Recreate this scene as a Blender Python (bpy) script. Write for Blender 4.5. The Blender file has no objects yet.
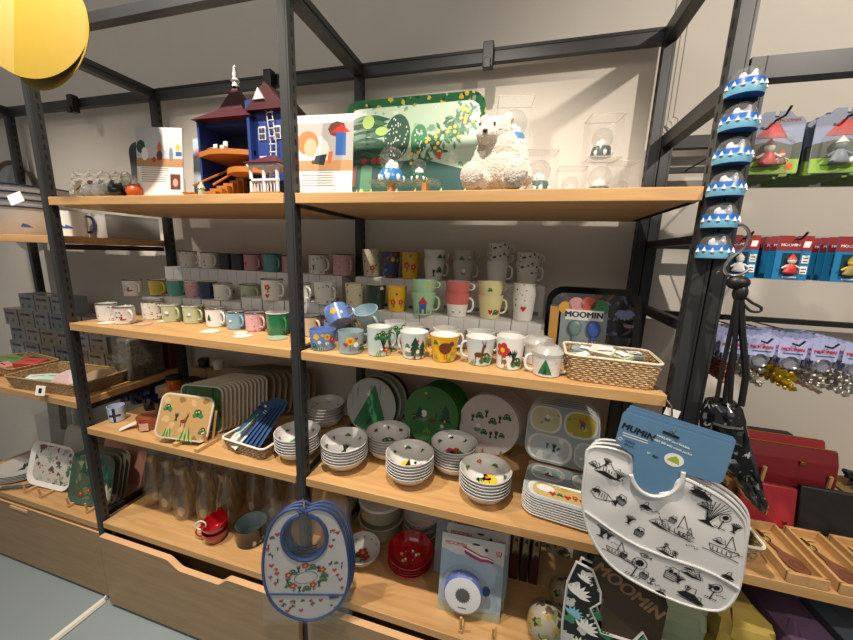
import bpy, math, random
from mathutils import Vector, Matrix, Euler
random.seed(7)
sc = bpy.context.scene
COL = sc.collection
PI = math.pi
sc.cycles.transparent_max_bounces = 32; sc.cycles.max_bounces = 8
R_ = math.radians

# ------------------------------------------------------------------ camera
CAM = Vector((1.6369, -0.8584, 1.5847))
def _basis(p, y, r):
    cy, sy, cp, sp, cr, sr = math.cos(y), math.sin(y), math.cos(p), math.sin(p), math.cos(r), math.sin(r)
    F = Vector((sy*cp, cy*cp, -sp)); R = Vector((cy, -sy, 0)); U = R.cross(F)
    return R*cr + U*sr, U*cr - R*sr, F
CR, CU, CF = _basis(0.1906, -0.2641, 0.0338)
FPX = 340.33
cam = bpy.data.cameras.new('camera'); cob = bpy.data.objects.new('camera', cam); COL.objects.link(cob)
cam.sensor_width = 36; cam.lens = FPX/853*36; cam.clip_start = .02
cob.matrix_world = Matrix(((CR.x, CU.x, -CF.x, CAM.x), (CR.y, CU.y, -CF.y, CAM.y), (CR.z, CU.z, -CF.z, CAM.z), (0, 0, 0, 1)))
sc.camera = cob
def ray(u, v): return CF + CR*((u-426.5)/FPX) - CU*((v-320)/FPX)
def at(u, v, z):            # the spot on a horizontal surface of height z
    d = ray(u, v); return CAM + d*((z-CAM.z)/d.z)
def on(u, v, y):            # the spot on the upright plane at depth y
    d = ray(u, v); return CAM + d*((y-CAM.y)/d.y)

# ------------------------------------------------------------------ materials
def C(h):
    h = h.lstrip('#'); o = []
    for i in (0, 2, 4):
        c = int(h[i:i+2], 16)/255
        o.append(c/12.92 if c <= .04045 else ((c+.055)/1.055)**2.4)
    return (*o, 1)
MATS = {}
def M(name, col=None, rough=.5, metal=0, var=.06, bump=0, scale=40, coat=0, sheen=0, stretch=None, emit=0):
    if name in MATS: return MATS[name]
    m = bpy.data.materials.new(name); m.use_nodes = True; MATS[name] = m
    nt = m.node_tree; N = nt.nodes; L = nt.links; b = N['Principled BSDF']
    b.inputs['Roughness'].default_value = rough; b.inputs['Metallic'].default_value = metal
    if coat: b.inputs['Coat Weight'].default_value = coat; b.inputs['Coat Roughness'].default_value = .08
    if sheen: b.inputs['Sheen Weight'].default_value = sheen
    tc = N.new('ShaderNodeTexCoord'); mp = N.new('ShaderNodeMapping'); L.new(tc.outputs['Object'], mp.inputs[0])
    if stretch: mp.inputs['Scale'].default_value = stretch
    no = N.new('ShaderNodeTexNoise'); no.inputs['Scale'].default_value = scale; no.inputs['Detail'].default_value = 3
    L.new(mp.outputs[0], no.inputs[0])
    mx = N.new('ShaderNodeMix'); mx.data_type = 'RGBA'; c = C(col) if isinstance(col, str) else col
    mx.inputs[6].default_value = tuple(x*(1-var) for x in c[:3])+(1,); mx.inputs[7].default_value = tuple(min(1, x*(1+var)) for x in c[:3])+(1,)
    L.new(no.outputs[0], mx.inputs[0]); L.new(mx.outputs[2], b.inputs['Base Color'])
    if bump:
        bp = N.new('ShaderNodeBump'); bp.inputs['Strength'].default_value = bump; bp.inputs['Distance'].default_value = .004
        L.new(no.outputs[0], bp.inputs['Height']); L.new(bp.outputs[0], b.inputs['Normal'])
    if emit: L.new(mx.outputs[2], b.inputs['Emission Color']); b.inputs['Emission Strength'].default_value = emit
    return m
def PAT(name, base, cols, scale=60, thr=.32, dist=0, rough=.3, cover=.5, coat=.3, zband=None, stretch=None):
    """printed pattern: small coloured spots scattered over a base colour"""
    if name in MATS: return MATS[name]
    m = bpy.data.materials.new(name); m.use_nodes = True; MATS[name] = m
    nt = m.node_tree; N = nt.nodes; L = nt.links; b = N['Principled BSDF']
    b.inputs['Roughness'].default_value = rough; b.inputs['Coat Weight'].default_value = coat
    tc = N.new('ShaderNodeTexCoord'); mp = N.new('ShaderNodeMapping'); L.new(tc.outputs['Object'], mp.inputs[0])
    if stretch: mp.inputs['Scale'].default_value = stretch
    src = mp.outputs[0]
    if dist:
        n2 = N.new('ShaderNodeTexNoise'); n2.inputs['Scale'].default_value = scale*1.7; L.new(src, n2.inputs[0])
        va = N.new('ShaderNodeVectorMath'); va.operation = 'SCALE'; va.inputs['Scale'].default_value = dist/scale; L.new(n2.outputs['Color'], va.inputs[0])
        vb = N.new('ShaderNodeVectorMath'); vb.operation = 'ADD'; L.new(src, vb.inputs[0]); L.new(va.outputs[0], vb.inputs[1]); src = vb.outputs[0]
    vo = N.new('ShaderNodeTexVoronoi'); vo.inputs['Scale'].default_value = scale; L.new(src, vo.inputs['Vector'])
    lt = N.new('ShaderNodeMath'); lt.operation = 'LESS_THAN'; lt.inputs[1].default_value = thr; L.new(vo.outputs['Distance'], lt.inputs[0])
    se = N.new('ShaderNodeSeparateColor'); L.new(vo.outputs['Color'], se.inputs[0])
    cv = N.new('ShaderNodeMath'); cv.operation = 'LESS_THAN'; cv.inputs[1].default_value = cover; L.new(se.outputs[1], cv.inputs[0])
    mu = N.new('ShaderNodeMath'); mu.operation = 'MULTIPLY'; L.new(lt.outputs[0], mu.inputs[0]); L.new(cv.outputs[0], mu.inputs[1])
    mask = mu.outputs[0]
    if zband:
        sx = N.new('ShaderNodeSeparateXYZ'); L.new(tc.outputs['Object'], sx.inputs[0])
        a = N.new('ShaderNodeMath'); a.operation = 'GREATER_THAN'; a.inputs[1].default_value = zband[0]; L.new(sx.outputs[2], a.inputs[0])
        d = N.new('ShaderNodeMath'); d.operation = 'LESS_THAN'; d.inputs[1].default_value = zband[1]; L.new(sx.outputs[2], d.inputs[0])
        e = N.new('ShaderNodeMath'); e.operation = 'MULTIPLY'; L.new(a.outputs[0], e.inputs[0]); L.new(d.outputs[0], e.inputs[1])
        f = N.new('ShaderNodeMath'); f.operation = 'MULTIPLY'; L.new(e.outputs[0], f.inputs[0]); L.new(mask, f.inputs[1]); mask = f.outputs[0]
    cr = N.new('ShaderNodeValToRGB'); cr.color_ramp.interpolation = 'CONSTANT'; el = cr.color_ramp.elements
    el[0].color = C(cols[0]); el[0].position = 0; el[1].position = 1/len(cols) if len(cols) > 1 else .99; el[1].color = C(cols[min(1, len(cols)-1)])
    for i in range(2, len(cols)): e = el.new(i/len(cols)); e.color = C(cols[i])
    L.new(se.outputs[0], cr.inputs[0])
    mx = N.new('ShaderNodeMix'); mx.data_type = 'RGBA'; mx.inputs[6].default_value = C(base); L.new(cr.outputs[0], mx.inputs[7]); L.new(mask, mx.inputs[0])
    L.new(mx.outputs[2], b.inputs['Base Color'])
    return m
def CLEAR(name, tint='#ffffff', k=.12, rough=.08, op=0):
    """thin clear plastic or glass: see-through film with a gloss, optionally slightly milky"""
    if name in MATS: return MATS[name]
    m = bpy.data.materials.new(name); m.use_nodes = True; MATS[name] = m
    nt = m.node_tree; N = nt.nodes; L = nt.links; N.remove(N['Principled BSDF'])
    tr = N.new('ShaderNodeBsdfTransparent'); tr.inputs[0].default_value = C(tint)
    gl = N.new('ShaderNodeBsdfGlossy'); gl.inputs['Roughness'].default_value = rough
    lw = N.new('ShaderNodeLayerWeight'); lw.inputs[0].default_value = .5
    ma = N.new('ShaderNodeMath'); ma.operation = 'MULTIPLY_ADD'; ma.inputs[1].default_value = .45; ma.inputs[2].default_value = k*.22; pw = N.new('ShaderNodeMath'); pw.operation = 'POWER'; pw.inputs[1].default_value = 3.0; L.new(lw.outputs['Facing'], pw.inputs[0]); L.new(pw.outputs[0], ma.inputs[0])
    tc = N.new('ShaderNodeTexCoord'); no = N.new('ShaderNodeTexNoise'); no.inputs['Scale'].default_value = 45; L.new(tc.outputs['Object'], no.inputs[0])
    bp = N.new('ShaderNodeBump'); bp.inputs['Strength'].default_value = .5; bp.inputs['Distance'].default_value = .003; L.new(no.outputs[0], bp.inputs['Height']); L.new(bp.outputs[0], gl.inputs['Normal'])
    ms = N.new('ShaderNodeMixShader'); L.new(ma.outputs[0], ms.inputs[0])
    src = tr.outputs[0]
    if op:
        df = N.new('ShaderNodeBsdfDiffuse'); df.inputs[0].default_value = C('#e8e6e2'); m2 = N.new('ShaderNodeMixShader'); m2.inputs[0].default_value = op
        L.new(tr.outputs[0], m2.inputs[1]); L.new(df.outputs[0], m2.inputs[2]); src = m2.outputs[0]
    L.new(src, ms.inputs[1]); L.new(gl.outputs[0], ms.inputs[2]); L.new(ms.outputs[0], N['Material Output'].inputs[0])
    return m
def WOOD(name, c1, c2, axis='x', rough=.45, sc_=1):
    if name in MATS: return MATS[name]
    m = bpy.data.materials.new(name); m.use_nodes = True; MATS[name] = m
    nt = m.node_tree; N = nt.nodes; L = nt.links; b = N['Principled BSDF']; b.inputs['Roughness'].default_value = rough
    tc = N.new('ShaderNodeTexCoord'); mp = N.new('ShaderNodeMapping'); L.new(tc.outputs['Object'], mp.inputs[0])
    mp.inputs['Scale'].default_value = {'x': (1.6*sc_, 22*sc_, 22*sc_), 'y': (22*sc_, 1.6*sc_, 22*sc_), 'z': (22*sc_, 22*sc_, 1.6*sc_)}[axis]
    no = N.new('ShaderNodeTexNoise'); no.inputs['Scale'].default_value = 2.2; no.inputs['Detail'].default_value = 6; no.inputs['Roughness'].default_value = .6; no.inputs['Distortion'].default_value = .6
    L.new(mp.outputs[0], no.inputs[0])
    cr = N.new('ShaderNodeValToRGB'); e = cr.color_ramp.elements; e[0].position = .3; e[0].color = C(c1); e[1].position = .7; e[1].color = C(c2)
    L.new(no.outputs[0], cr.inputs[0]); L.new(cr.outputs[0], b.inputs['Base Color'])
    bp = N.new('ShaderNodeBump'); bp.inputs['Strength'].default_value = .08; bp.inputs['Distance'].default_value = .002; L.new(no.outputs[0], bp.inputs['Height']); L.new(bp.outputs[0], b.inputs['Normal'])
    return m
def WICKER(name='wicker', c1='#8a6a44', c2='#c8a878'):
    if name in MATS: return MATS[name]
    m = bpy.data.materials.new(name); m.use_nodes = True; MATS[name] = m
    nt = m.node_tree; N = nt.nodes; L = nt.links; b = N['Principled BSDF']; b.inputs['Roughness'].default_value = .6
    tc = N.new('ShaderNodeTexCoord'); no = N.new('ShaderNodeTexNoise'); no.inputs['Scale'].default_value = 160; L.new(tc.outputs['Object'], no.inputs[0])
    cr = N.new('ShaderNodeValToRGB'); e = cr.color_ramp.elements; e[0].position = .35; e[0].color = C(c1); e[1].position = .65; e[1].color = C(c2)
    L.new(no.outputs[0], cr.inputs[0]); L.new(cr.outputs[0], b.inputs['Base Color'])
    return m

# ------------------------------------------------------------------ mesh builder
def T(x=0, y=0, z=0): return Matrix.Translation((x, y, z))
def RX(a): return Matrix.Rotation(R_(a), 4, 'X')
def RY(a): return Matrix.Rotation(R_(a), 4, 'Y')
def RZ(a): return Matrix.Rotation(R_(a), 4, 'Z')
I4 = Matrix.Identity(4)
UP = RX(90)        # a drawing in xy stood upright, facing -Y
class MB:
    def __init__(s): s.v = []; s.f = []; s.k = []; s.sm = []; s.m = []
    def add(s, vs, fs, mat, X=None, smooth=False):
        if mat not in s.m: s.m.append(mat)
        mi = s.m.index(mat); o = len(s.v)
        s.v += [tuple(X @ Vector(p)) if X is not None else tuple(p) for p in vs]
        for f in fs: s.f.append([i+o for i in f]); s.k.append(mi); s.sm.append(smooth)
        return s
    def box(s, c, d, mat, X=None):
        x, y, z = c; a, b, h = d[0]/2, d[1]/2, d[2]/2
        vs = [(x+i*a, y+j*b, z+k*h) for i in (-1, 1) for j in (-1, 1) for k in (-1, 1)]
        return s.add(vs, [(0, 1, 3, 2), (4, 6, 7, 5), (0, 4, 5, 1), (2, 3, 7, 6), (0, 2, 6, 4), (1, 5, 7, 3)], mat, X)
    def span(s, a, b, mat, X=None):
        return s.box([(a[i]+b[i])/2 for i in range(3)], [abs(b[i]-a[i]) for i in range(3)], mat, X)
    def lathe(s, prof, mat, seg=24, X=None, mats=None, a0=0, a1=360):
        full = abs(a1-a0-360) < .1; n = seg if full else seg+1; rows = []; vs = []
        for r, z in prof:
            if r < 1e-6: rows.append([len(vs)]); vs.append((0, 0, z))
            else:
                rows.append(list(range(len(vs), len(vs)+n)))
                for i in range(n):
                    a = R_(a0+(a1-a0)*i/seg); vs.append((r*math.cos(a), r*math.sin(a), z))
        base = len(s.v)
        for p in vs: s.v.append(tuple(X @ Vector(p)) if X is not None else p)
        for j in range(len(rows)-1):
            A, B = rows[j], rows[j+1]; mt = mats[j] if mats else mat
            if mt not in s.m: s.m.append(mt)
            mi = s.m.index(mt)
            for i in range(seg):
                i2 = (i+1) % n if full else i+1
                if len(A) == 1 and len(B) == 1: continue
                if len(A) == 1: f = [A[0], B[i], B[i2]]
                elif len(B) == 1: f = [A[i], A[i2], B[0]]
                else: f = [A[i], A[i2], B[i2], B[i]]
                s.f.append([q+base for q in f]); s.k.append(mi); s.sm.append(True)
        return s
    def tube(s, pts, r, mat, seg=8, X=None, closed=False):
        P = [Vector(p) for p in pts]; n = len(P); rings = []; nrm = None
        rr = r if isinstance(r, (list, tuple)) else [r]*n
        for i in range(n):
            a = P[i-1] if (i or closed) else P[i]; b = P[(i+1) % n] if (i < n-1 or closed) else P[i]
            t = (b-a).normalized()
            if nrm is None: nrm = t.orthogonal().normalized()
            nrm = (nrm - t*nrm.dot(t)); nrm = nrm.normalized() if nrm.length > 1e-6 else t.orthogonal().normalized()
            bi = t.cross(nrm)
            rings.append([P[i]+(nrm*math.cos(2*PI*k/seg)+bi*math.sin(2*PI*k/seg))*rr[i] for k in range(seg)])
        vs = [q for g in rings for q in g]; fs = []
        for i in range(n if closed else n-1):
            j = (i+1) % n
            for k in range(seg): fs.append((i*seg+k, i*seg+(k+1) % seg, j*seg+(k+1) % seg, j*seg+k))
        s.add(vs, fs, mat, X, True)
        if not closed: s.add(rings[0][::-1]+rings[-1], [tuple(range(seg)), tuple(range(seg, 2*seg))], mat, X)
        return s
    def loft(s, rings, mat, X=None, cap0=True, cap1=True, mats=None, smooth=True, capm=None):
        n = len(rings[0])
        for j in range(len(rings)-1):
            s.add(rings[j]+rings[j+1], [(k, (k+1) % n, n+(k+1) % n, n+k) for k in range(n)], mats[j] if mats else mat, X, smooth)
        if cap0: s.add(rings[0][::-1], [tuple(range(n))], capm or mat, X)
        if cap1: s.add(rings[-1], [tuple(range(n))], capm or mat, X)
        return s
    def prism(s, poly, z0, z1, mat, X=None, side=None, smooth=False):
        return s.loft([[(x, y, z0) for x, y in poly], [(x, y, z1) for x, y in poly]], side or mat, X, True, True, None, smooth, mat)
    def fill(s, poly, mat, f=None, X=None, rings=1, lift=.0004):
        if f and rings > 1 and len(poly) < 9: poly = [(a[0]+(c[0]-a[0])*j/3, a[1]+(c[1]-a[1])*j/3) for a, c in zip(poly, list(poly[1:])+[poly[0]]) for j in range(3)]
        cx = sum(p[0] for p in poly)/len(poly); cy = sum(p[1] for p in poly)/len(poly); n = len(poly)
        f = f or (lambda x, y: (x, y, lift)); vs = [f(cx, cy)]; fs = []
        for r in range(1, rings+1):
            t = r/rings; vs += [f(cx+(x-cx)*t, cy+(y-cy)*t) for x, y in poly]
        fs += [(0, 1+k, 1+(k+1) % n) for k in range(n)]
        for r in range(rings-1):
            o = 1+r*n; fs += [(o+k, o+n+k, o+n+(k+1) % n, o+(k+1) % n) for k in range(n)]
        return s.add(vs, fs, mat, X, rings > 1)
    def stroke(s, pts, w, mat, f=None, X=None, lift=.0005, closed=False):
        f = f or (lambda x, y: (x, y, lift)); P = list(pts)+([pts[0]] if closed else []); L, Rr = [], []
        for i, (x, y) in enumerate(P):
            a = P[max(i-1, 0)]; b = P[min(i+1, len(P)-1)]
            if closed and i in (0, len(P)-1): a = P[-2]; b = P[1]
            dx, dy = b[0]-a[0], b[1]-a[1]; d = math.hypot(dx, dy) or 1; nx, ny = -dy/d*w/2, dx/d*w/2
            L.append(f(x+nx, y+ny)); Rr.append(f(x-nx, y-ny))
        n = len(P)
        return s.add(L+Rr, [(i, n+i, n+i+1, i+1) for i in range(n-1)], mat, X)
    def text(s, body, size, mat, X=None, bold=0, f=None, spacing=1, shear=0, ext=.0):
        cu = bpy.data.curves.new('t', 'FONT'); cu.body = body; cu.size = size; cu.align_x = 'CENTER'; cu.align_y = 'CENTER'; cu.resolution_u = 4
        cu.space_character = spacing; cu.shear = shear; cu.extrude = ext
        o = bpy.data.objects.new('t', cu); me = bpy.data.meshes.new_from_object(o)
        for j, dx in enumerate((-bold*size, 0, bold*size) if bold else (0,)):      # heavy lettering
            s.add([(v.co.x+dx, v.co.y+abs(dx)*.4, v.co.z+.0006+.00004*j) for v in me.vertices], [tuple(p.vertices) for p in me.polygons], mat, X)
        bpy.data.objects.remove(o); bpy.data.curves.remove(cu); bpy.data.meshes.remove(me)
        return s
    def mesh(s, name='m'):
        me = bpy.data.meshes.new(name); me.from_pydata(s.v, [], s.f)
        for m in s.m: me.materials.append(m)
        me.polygons.foreach_set('material_index', s.k); me.polygons.foreach_set('use_smooth', s.sm)
        me.update()
        me.set_sharp_from_angle(angle=R_(42))
        return me
def props(o, label=None, cat=None, group=None, kind=None):
    if label: o['label'] = label
    if cat: o['category'] = cat
    if group: o['group'] = group
    if kind: o['kind'] = kind
    return o
def put(name, mb, parent=None, loc=(0, 0, 0), rot=(0, 0, 0), label=None, cat=None, group=None, kind=None, bevel=0, subsurf=0, seg=2):
    o = bpy.data.objects.new(name, mb.mesh(name) if isinstance(mb, MB) else mb); COL.objects.link(o)
    o.parent = parent; o.location = loc; o.rotation_euler = [R_(a) for a in rot]
    if bevel: b = o.modifiers.new('b', 'BEVEL'); b.width = bevel; b.segments = seg; b.limit_method = 'ANGLE'; b.angle_limit = R_(40)
    if subsurf: b = o.modifiers.new('s', 'SUBSURF'); b.levels = b.render_levels = subsurf
    return props(o, label, cat, group, kind)
def thing(name, loc, rot=(0, 0, 0), label=None, cat=None, group=None, kind=None):
    o = bpy.data.objects.new(name, None); COL.objects.link(o); o.empty_display_size = .02
    o.location = loc; o.rotation_euler = [R_(a) for a in rot]
    return props(o, label, cat, group, kind)
def clone(root, loc, rot=None, label=None, group=None, scale=None):
    r = root.copy(); COL.objects.link(r); r.location = loc
    if rot is not None: r.rotation_euler = [R_(a) for a in rot]
    if label: r['label'] = label
    if group: r['group'] = group
    if scale: r.scale = (scale,)*3
    for ch in root.children:
        c = ch.copy(); COL.objects.link(c); c.parent = r
        for g in ch.children:
            d = g.copy(); COL.objects.link(d); d.parent = c
    return r
def place(i, proto, loc, rot, label, group=None, scale=None):
    if i == 0:
        proto.location = loc; proto.rotation_euler = [R_(a) for a in rot]; proto['label'] = label
        if group: proto['group'] = group
        if scale: proto.scale = (scale,)*3
        return proto
    return clone(proto, loc, rot, label, group, scale)
ORD = ['topmost', 'second from top', 'third from top', 'fourth from top', 'fifth from top', 'sixth from top', 'seventh from top', 'eighth from top', 'ninth from top']
def nth_down(i, n): return ORD[0] if i == 0 else ('bottom one' if i == n-1 else ORD[i])

# ------------------------------------------------------------------ 2-D drawing helpers
def circ(r, cx=0, cy=0, n=14, sx=1, sy=1, a=0): return [(cx+r*sx*math.cos(2*PI*k/n+a), cy+r*sy*math.sin(2*PI*k/n+a)) for k in range(n)]
def rrect(w, h, r, n=5, cx=0, cy=0):
    o = []
    for sx, sy, a0 in ((1, 1, 0), (-1, 1, 90), (-1, -1, 180), (1, -1, 270)):
        for k in range(n+1):
            a = R_(a0+90*k/n); o.append((cx+sx*(w/2-r)+r*math.cos(a), cy+sy*(h/2-r)+r*math.sin(a)))
    return o
def rot2(p, a, cx=0, cy=0):
    c, s = math.cos(a), math.sin(a); return [(cx+x*c-y*s, cy+x*s+y*c) for x, y in p]
def shift(p, dx, dy, k=1): return [(dx+x*k, dy+y*k) for x, y in p]
def leaf(l, w, a=0, cx=0, cy=0, n=6):
    t = [(l*i/n, w*math.sin(PI*i/n)) for i in range(n+1)]; b = [(l*i/n, -w*math.sin(PI*i/n)) for i in range(n-1, 0, -1)]
    return rot2(t+b, a, cx, cy)
# flat colours used for printing
INK = lambda: M('ink', '#1d1d20', .5); WHT = lambda: M('print_white', '#eceae4', .5)
PC = {'k': '#1d1d20', 'w': '#f1efe9', 'r': '#c0302a', 'g': '#2e7a4a', 'd': '#1c4a34', 'y': '#e8bb2c', 'b': '#2c5fa8', 'l': '#8ec6dc', 'o': '#d9682a', 'n': '#6b3a22', 'p': '#e0a0a4', 'e': '#a8c66c', 'm': '#7c8a92', 'v': '#5a4a80', 't': '#c8b08a'}
def pc(k): return M('print_'+k, PC[k], .45, var=.03)
def motif(kind):
    """little generic drawings in a unit box: list of (colour, polygon) or (colour, points, width)"""
    S = []
    if kind == 'flower':
        for k in range(5): S.append(('r', circ(.3, .42*math.cos(k*1.257), .3+.42*math.sin(k*1.257), 8)))
        S += [('y', circ(.24, 0, .3, 8)), ('g', [(-.06, -.2), (.06, -.2), (.06, -1), (-.06, -1)]), ('g', leaf(.5, .12, .6, 0, -.8))]
    elif kind == 'bloom': S += [('y', circ(.55, 0, .3, 10)), ('o', circ(.25, 0, .3, 8)), ('g', [(-.06, -.2), (.06, -.2), (.06, -1), (-.06, -1)])]
    elif kind == 'pine':
        S.append(('n', [(-.1, -1), (.1, -1), (.1, -.6), (-.1, -.6)]))
        for z, w in ((-.7, .7), (-.25, .55), (.2, .4)): S.append(('d', [(-w, z), (w, z), (0, z+.75)]))
    elif kind == 'tent': S += [('g', [(-.9, -.9), (.9, -.9), (0, 1)]), ('d', [(-.25, -.9), (.25, -.9), (0, .1)])]
    elif kind == 'bird': S += [('n', circ(.62, 0, .1, 12, 1.1, .9)), ('n', circ(.28, .62, .5, 8)), ('o', [(.85, .5), (1.15, .4), (.85, .35)]), ('n', [(-.1, -.4), (-.02, -.4), (-.02, -1), (-.1, -1)]), ('n', [(.15, -.4), (.23, -.4), (.23, -1), (.15, -1)])]
    elif kind == 'heart': S.append(('r', [(0, -.9), (.85, .1), (.8, .6), (.4, .8), (0, .4), (-.4, .8), (-.8, .6), (-.85, .1)]))
    elif kind == 'boat': S += [('r', [(-.9, -.4), (.9, -.4), (.6, -.9), (-.6, -.9)]), ('w', [(-.05, -.35), (.7, -.35), (-.05, .9)]), ('k', [(-.6, -.35), (-.12, -.35), (-.12, .6)])]
    elif kind == 'house': S += [('b', [(-.5, -1), (.5, -1), (.5, .2), (-.5, .2)]), ('r', [(-.7, .15), (.7, .15), (0, 1)]), ('y', [(-.15, -1), (.15, -1), (.15, -.5), (-.15, -.5)])]
    elif kind == 'bush': S += [('d', circ(.6, 0, 0, 9)), ('g', circ(.35, -.5, -.4, 8)), ('g', circ(.4, .5, -.35, 8)), ('e', circ(.16, .1, .2, 6)), ('y', circ(.12, -.3, .1, 6))]
    elif kind == 'reed':
        for k in range(5): S.append(('kd'[k % 2], leaf(1.7, .1, 1.1+k*.22, -.3+k*.15, -.95)))
    elif kind == 'dots':
        for k in range(6): S.append(('rgbykr'[k], circ(.2, .65*math.cos(k*1.05), .65*math.sin(k*1.05), 8)))
    elif kind == 'pebble': S += [('m', circ(.5, 0, -.3, 9, 1.2, .7)), ('w', circ(.4, .1, .3, 9))]
    elif kind == 'deer': S += [('n', circ(.35, 0, -.2, 9, 1.3, .7)), ('n', [(.2, -.2), (.45, -.2), (.55, .6), (.35, .6)]), ('n', circ(.17, .52, .62, 7)), ('n', [(-.35, -.3), (-.25, -.3), (-.25, -1), (-.35, -1)]), ('n', [(.25, -.3), (.35, -.3), (.35, -1), (.25, -1)]), ('n', leaf(.5, .04, 1.2, .5, .7)), ('n', leaf(.5, .04, 2, .45, .7))]
    elif kind == 'grass':
        for k in range(7): S.append(('eg'[k % 2], leaf(.9+.3*(k % 3), .07, 1.2+k*.12, -.8+k*.25, -1)))
    elif kind == 'sun': S.append(('y', circ(.8, 0, 0, 14)))
    elif kind == 'star': S.append(('k', [(.8*(1 if k % 2 == 0 else .4)*math.cos(k*PI/5), .8*(1 if k % 2 == 0 else .4)*math.sin(k*PI/5)) for k in range(10)]))
    return S
def stamp(mb, kind, x, y, k, f=None, X=None, swap=None, rings=2, lift=.0004):
    z = lift
    for col, pts in motif(kind):
        z += .00005
        if swap: col = swap.get(col, col)
        g = (lambda a, b, f=f, z=z: f(a, b, z)) if f else None
        mb.fill([(x+px*k, y+py*k) for px, py in pts], pc(col), g, X, rings if f else 1, z)
def doodle(mb, x, y, k, rnd, f=None, X=None, w=None, mat=None):
    """a small generic ink sketch: boats, hills, trees, rocks, birds"""
    mat = mat or INK(); w = w or k*.07; kind = rnd.choice(['boat', 'tree', 'hill', 'rock', 'fish', 'basket', 'bush', 'birds'])
    st = lambda p, ww=w, c=False: mb.stroke([(x+a*k, y+b*k) for a, b in p], ww, mat, f, X, closed=c)
    fl = lambda p: mb.fill([(x+a*k, y+b*k) for a, b in p], mat, f, X)
    if kind == 'boat':
        st([(-1, -.2), (-.7, -.6), (.6, -.6), (1, -.15)]); st([(-1, -.2), (1, -.15)]); st([(0, -.2), (0, .9)]); st([(0, .9), (.65, 0), (0, 0)])
        for i in range(5): st([(-.7+i*.3, -.3), (-.6+i*.3, -.55)])
        st([(-1.2, -.75), (-.6, -.7), (0, -.78), (.6, -.7), (1.2, -.76)])
    elif kind == 'tree':
        st([(0, -1), (0, .1)], w*1.6); fl(circ(.3, 0, .5, 8)); st(circ(.52, 0, .45, 12), w, True)
        for i in range(6): st([(-.5+.2*i, -1), (-.4+.2*i, -.75)])
    elif kind == 'hill':
        st([(-1.1, -.6), (-.6, .1), (-.2, .35), (.2, 0), (.5, .3), (1.1, -.6)]); fl([(-1.1, -.65), (-.4, -.35), (.3, -.5), (1.1, -.65), (.2, -.8)])
        for i in range(6): st([(-.6+i*.22, -.05-.03*i), (-.5+i*.2, -.35)])
    elif kind == 'rock':
        fl([(-1, -.3), (-.5, .1), (.2, .15), (1, -.35), (.2, -.55), (-.6, -.5)]); st([(-.4, .15), (-.3, .6), (.1, .7), (.2, .2)]); st([(-.9, -.6), (.9, -.62)])
    elif kind == 'fish': st([(-.9, 0), (-.3, .4), (.4, .3), (.9, 0), (.4, -.3), (-.3, -.4), (-.9, 0)]); fl([(.8, 0), (1.2, .3), (1.2, -.3)]); fl(circ(.09, -.55, .08, 6)); [st([(-.2+i*.2, .2), (-.15+i*.2, -.2)]) for i in range(4)]
    elif kind == 'basket':
        st([(-.6, 0), (-.45, -.8), (.45, -.8), (.6, 0)]); st([(-.6, 0), (.6, 0)], w*1.5); st([(-.5, 0), (-.3, .6), (.3, .6), (.5, 0)])
        for i in range(4): st([(-.52, -.15-.18*i), (.5, -.18-.18*i)])
        fl(circ(.2, -.2, .12, 7)); fl(circ(.16, .2, .1, 7))
    elif kind == 'bush':
        for i in range(9): st([(0, -.8), (.4*math.cos(.5+i*.27), .1), (.9*math.cos(.4+i*.29), .2+.6*math.sin(.4+i*.29))])
        fl([(-.5, -.8), (.5, -.85), (0, -.55)])
    else:
        for i in range(3): st([(-.8+i*.6, .1+.2*(i % 2)), (-.6+i*.6, -.1+.2*(i % 2)), (-.45+i*.6, .12+.2*(i % 2)), (-.25+i*.6, .05+.2*(i % 2))])
# ------------------------------------------------------------------ common materials
STEEL = M('dark_grey_steel', '#3b3d3e', .42, .35, .08, scale=12)
STEELB = M('black_steel', '#232324', .5, .2)
SLOT = M('slot_shadow_gap', '#0b0b0b', .9)
OAK = WOOD('oak_board', '#b58a58', '#cfa670'); OAKY = WOOD('oak_board_deep', '#b58a58', '#cfa670', 'y'); OAKD = WOOD('oak_drawer', '#8f7452', '#a48964')
PINE = WOOD('pine_stick', '#b98f5c', '#d4ae78', 'z'); WAL = WOOD('kraft_wood', '#96703f', '#b08a55', 'y')
CERW = M('white_ceramic', '#e9e7e2', .18, var=.02, coat=.5); CERP = M('white_melamine', '#e6e3de', .3, var=.02, coat=.3)
ENW = M('white_enamel', '#e2e0da', .15, var=.02, coat=.6); BLKE = M('black_enamel', '#141416', .2, coat=.5); NAVE = M('navy_enamel', '#1d2c58', .2, coat=.5)
CARD = M('white_card', '#dcdbd8', .7, var=.03); KRAFT = M('kraft_card', '#9a7a50', .8, var=.1); PAPER = M('white_paper', '#efede8', .7, var=.02)
FILM = CLEAR('clear_film', k=.2, rough=.12, op=.09); BAG = CLEAR('crinkled_clear_bag', k=.04, rough=.08, op=.015); GLASS = CLEAR('clear_glass', '#fbfcfb', k=.3, rough=.03, op=.03); ACR = CLEAR('clear_acrylic', '#f4f6f6', k=.2, rough=.05, op=.05)
GREYG = CLEAR('smoky_glass', '#fbf8f0', k=.35, rough=.05, op=.05)
METAL = M('bright_steel', '#c4c4c4', .22, 1); GOLD = M('brass', '#b8923c', .3, 1); BLK = M('black_plastic', '#161617', .45)
Z1, Z2, Z3, Z4 = 1.740, 1.2843, .8534, .4153
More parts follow.
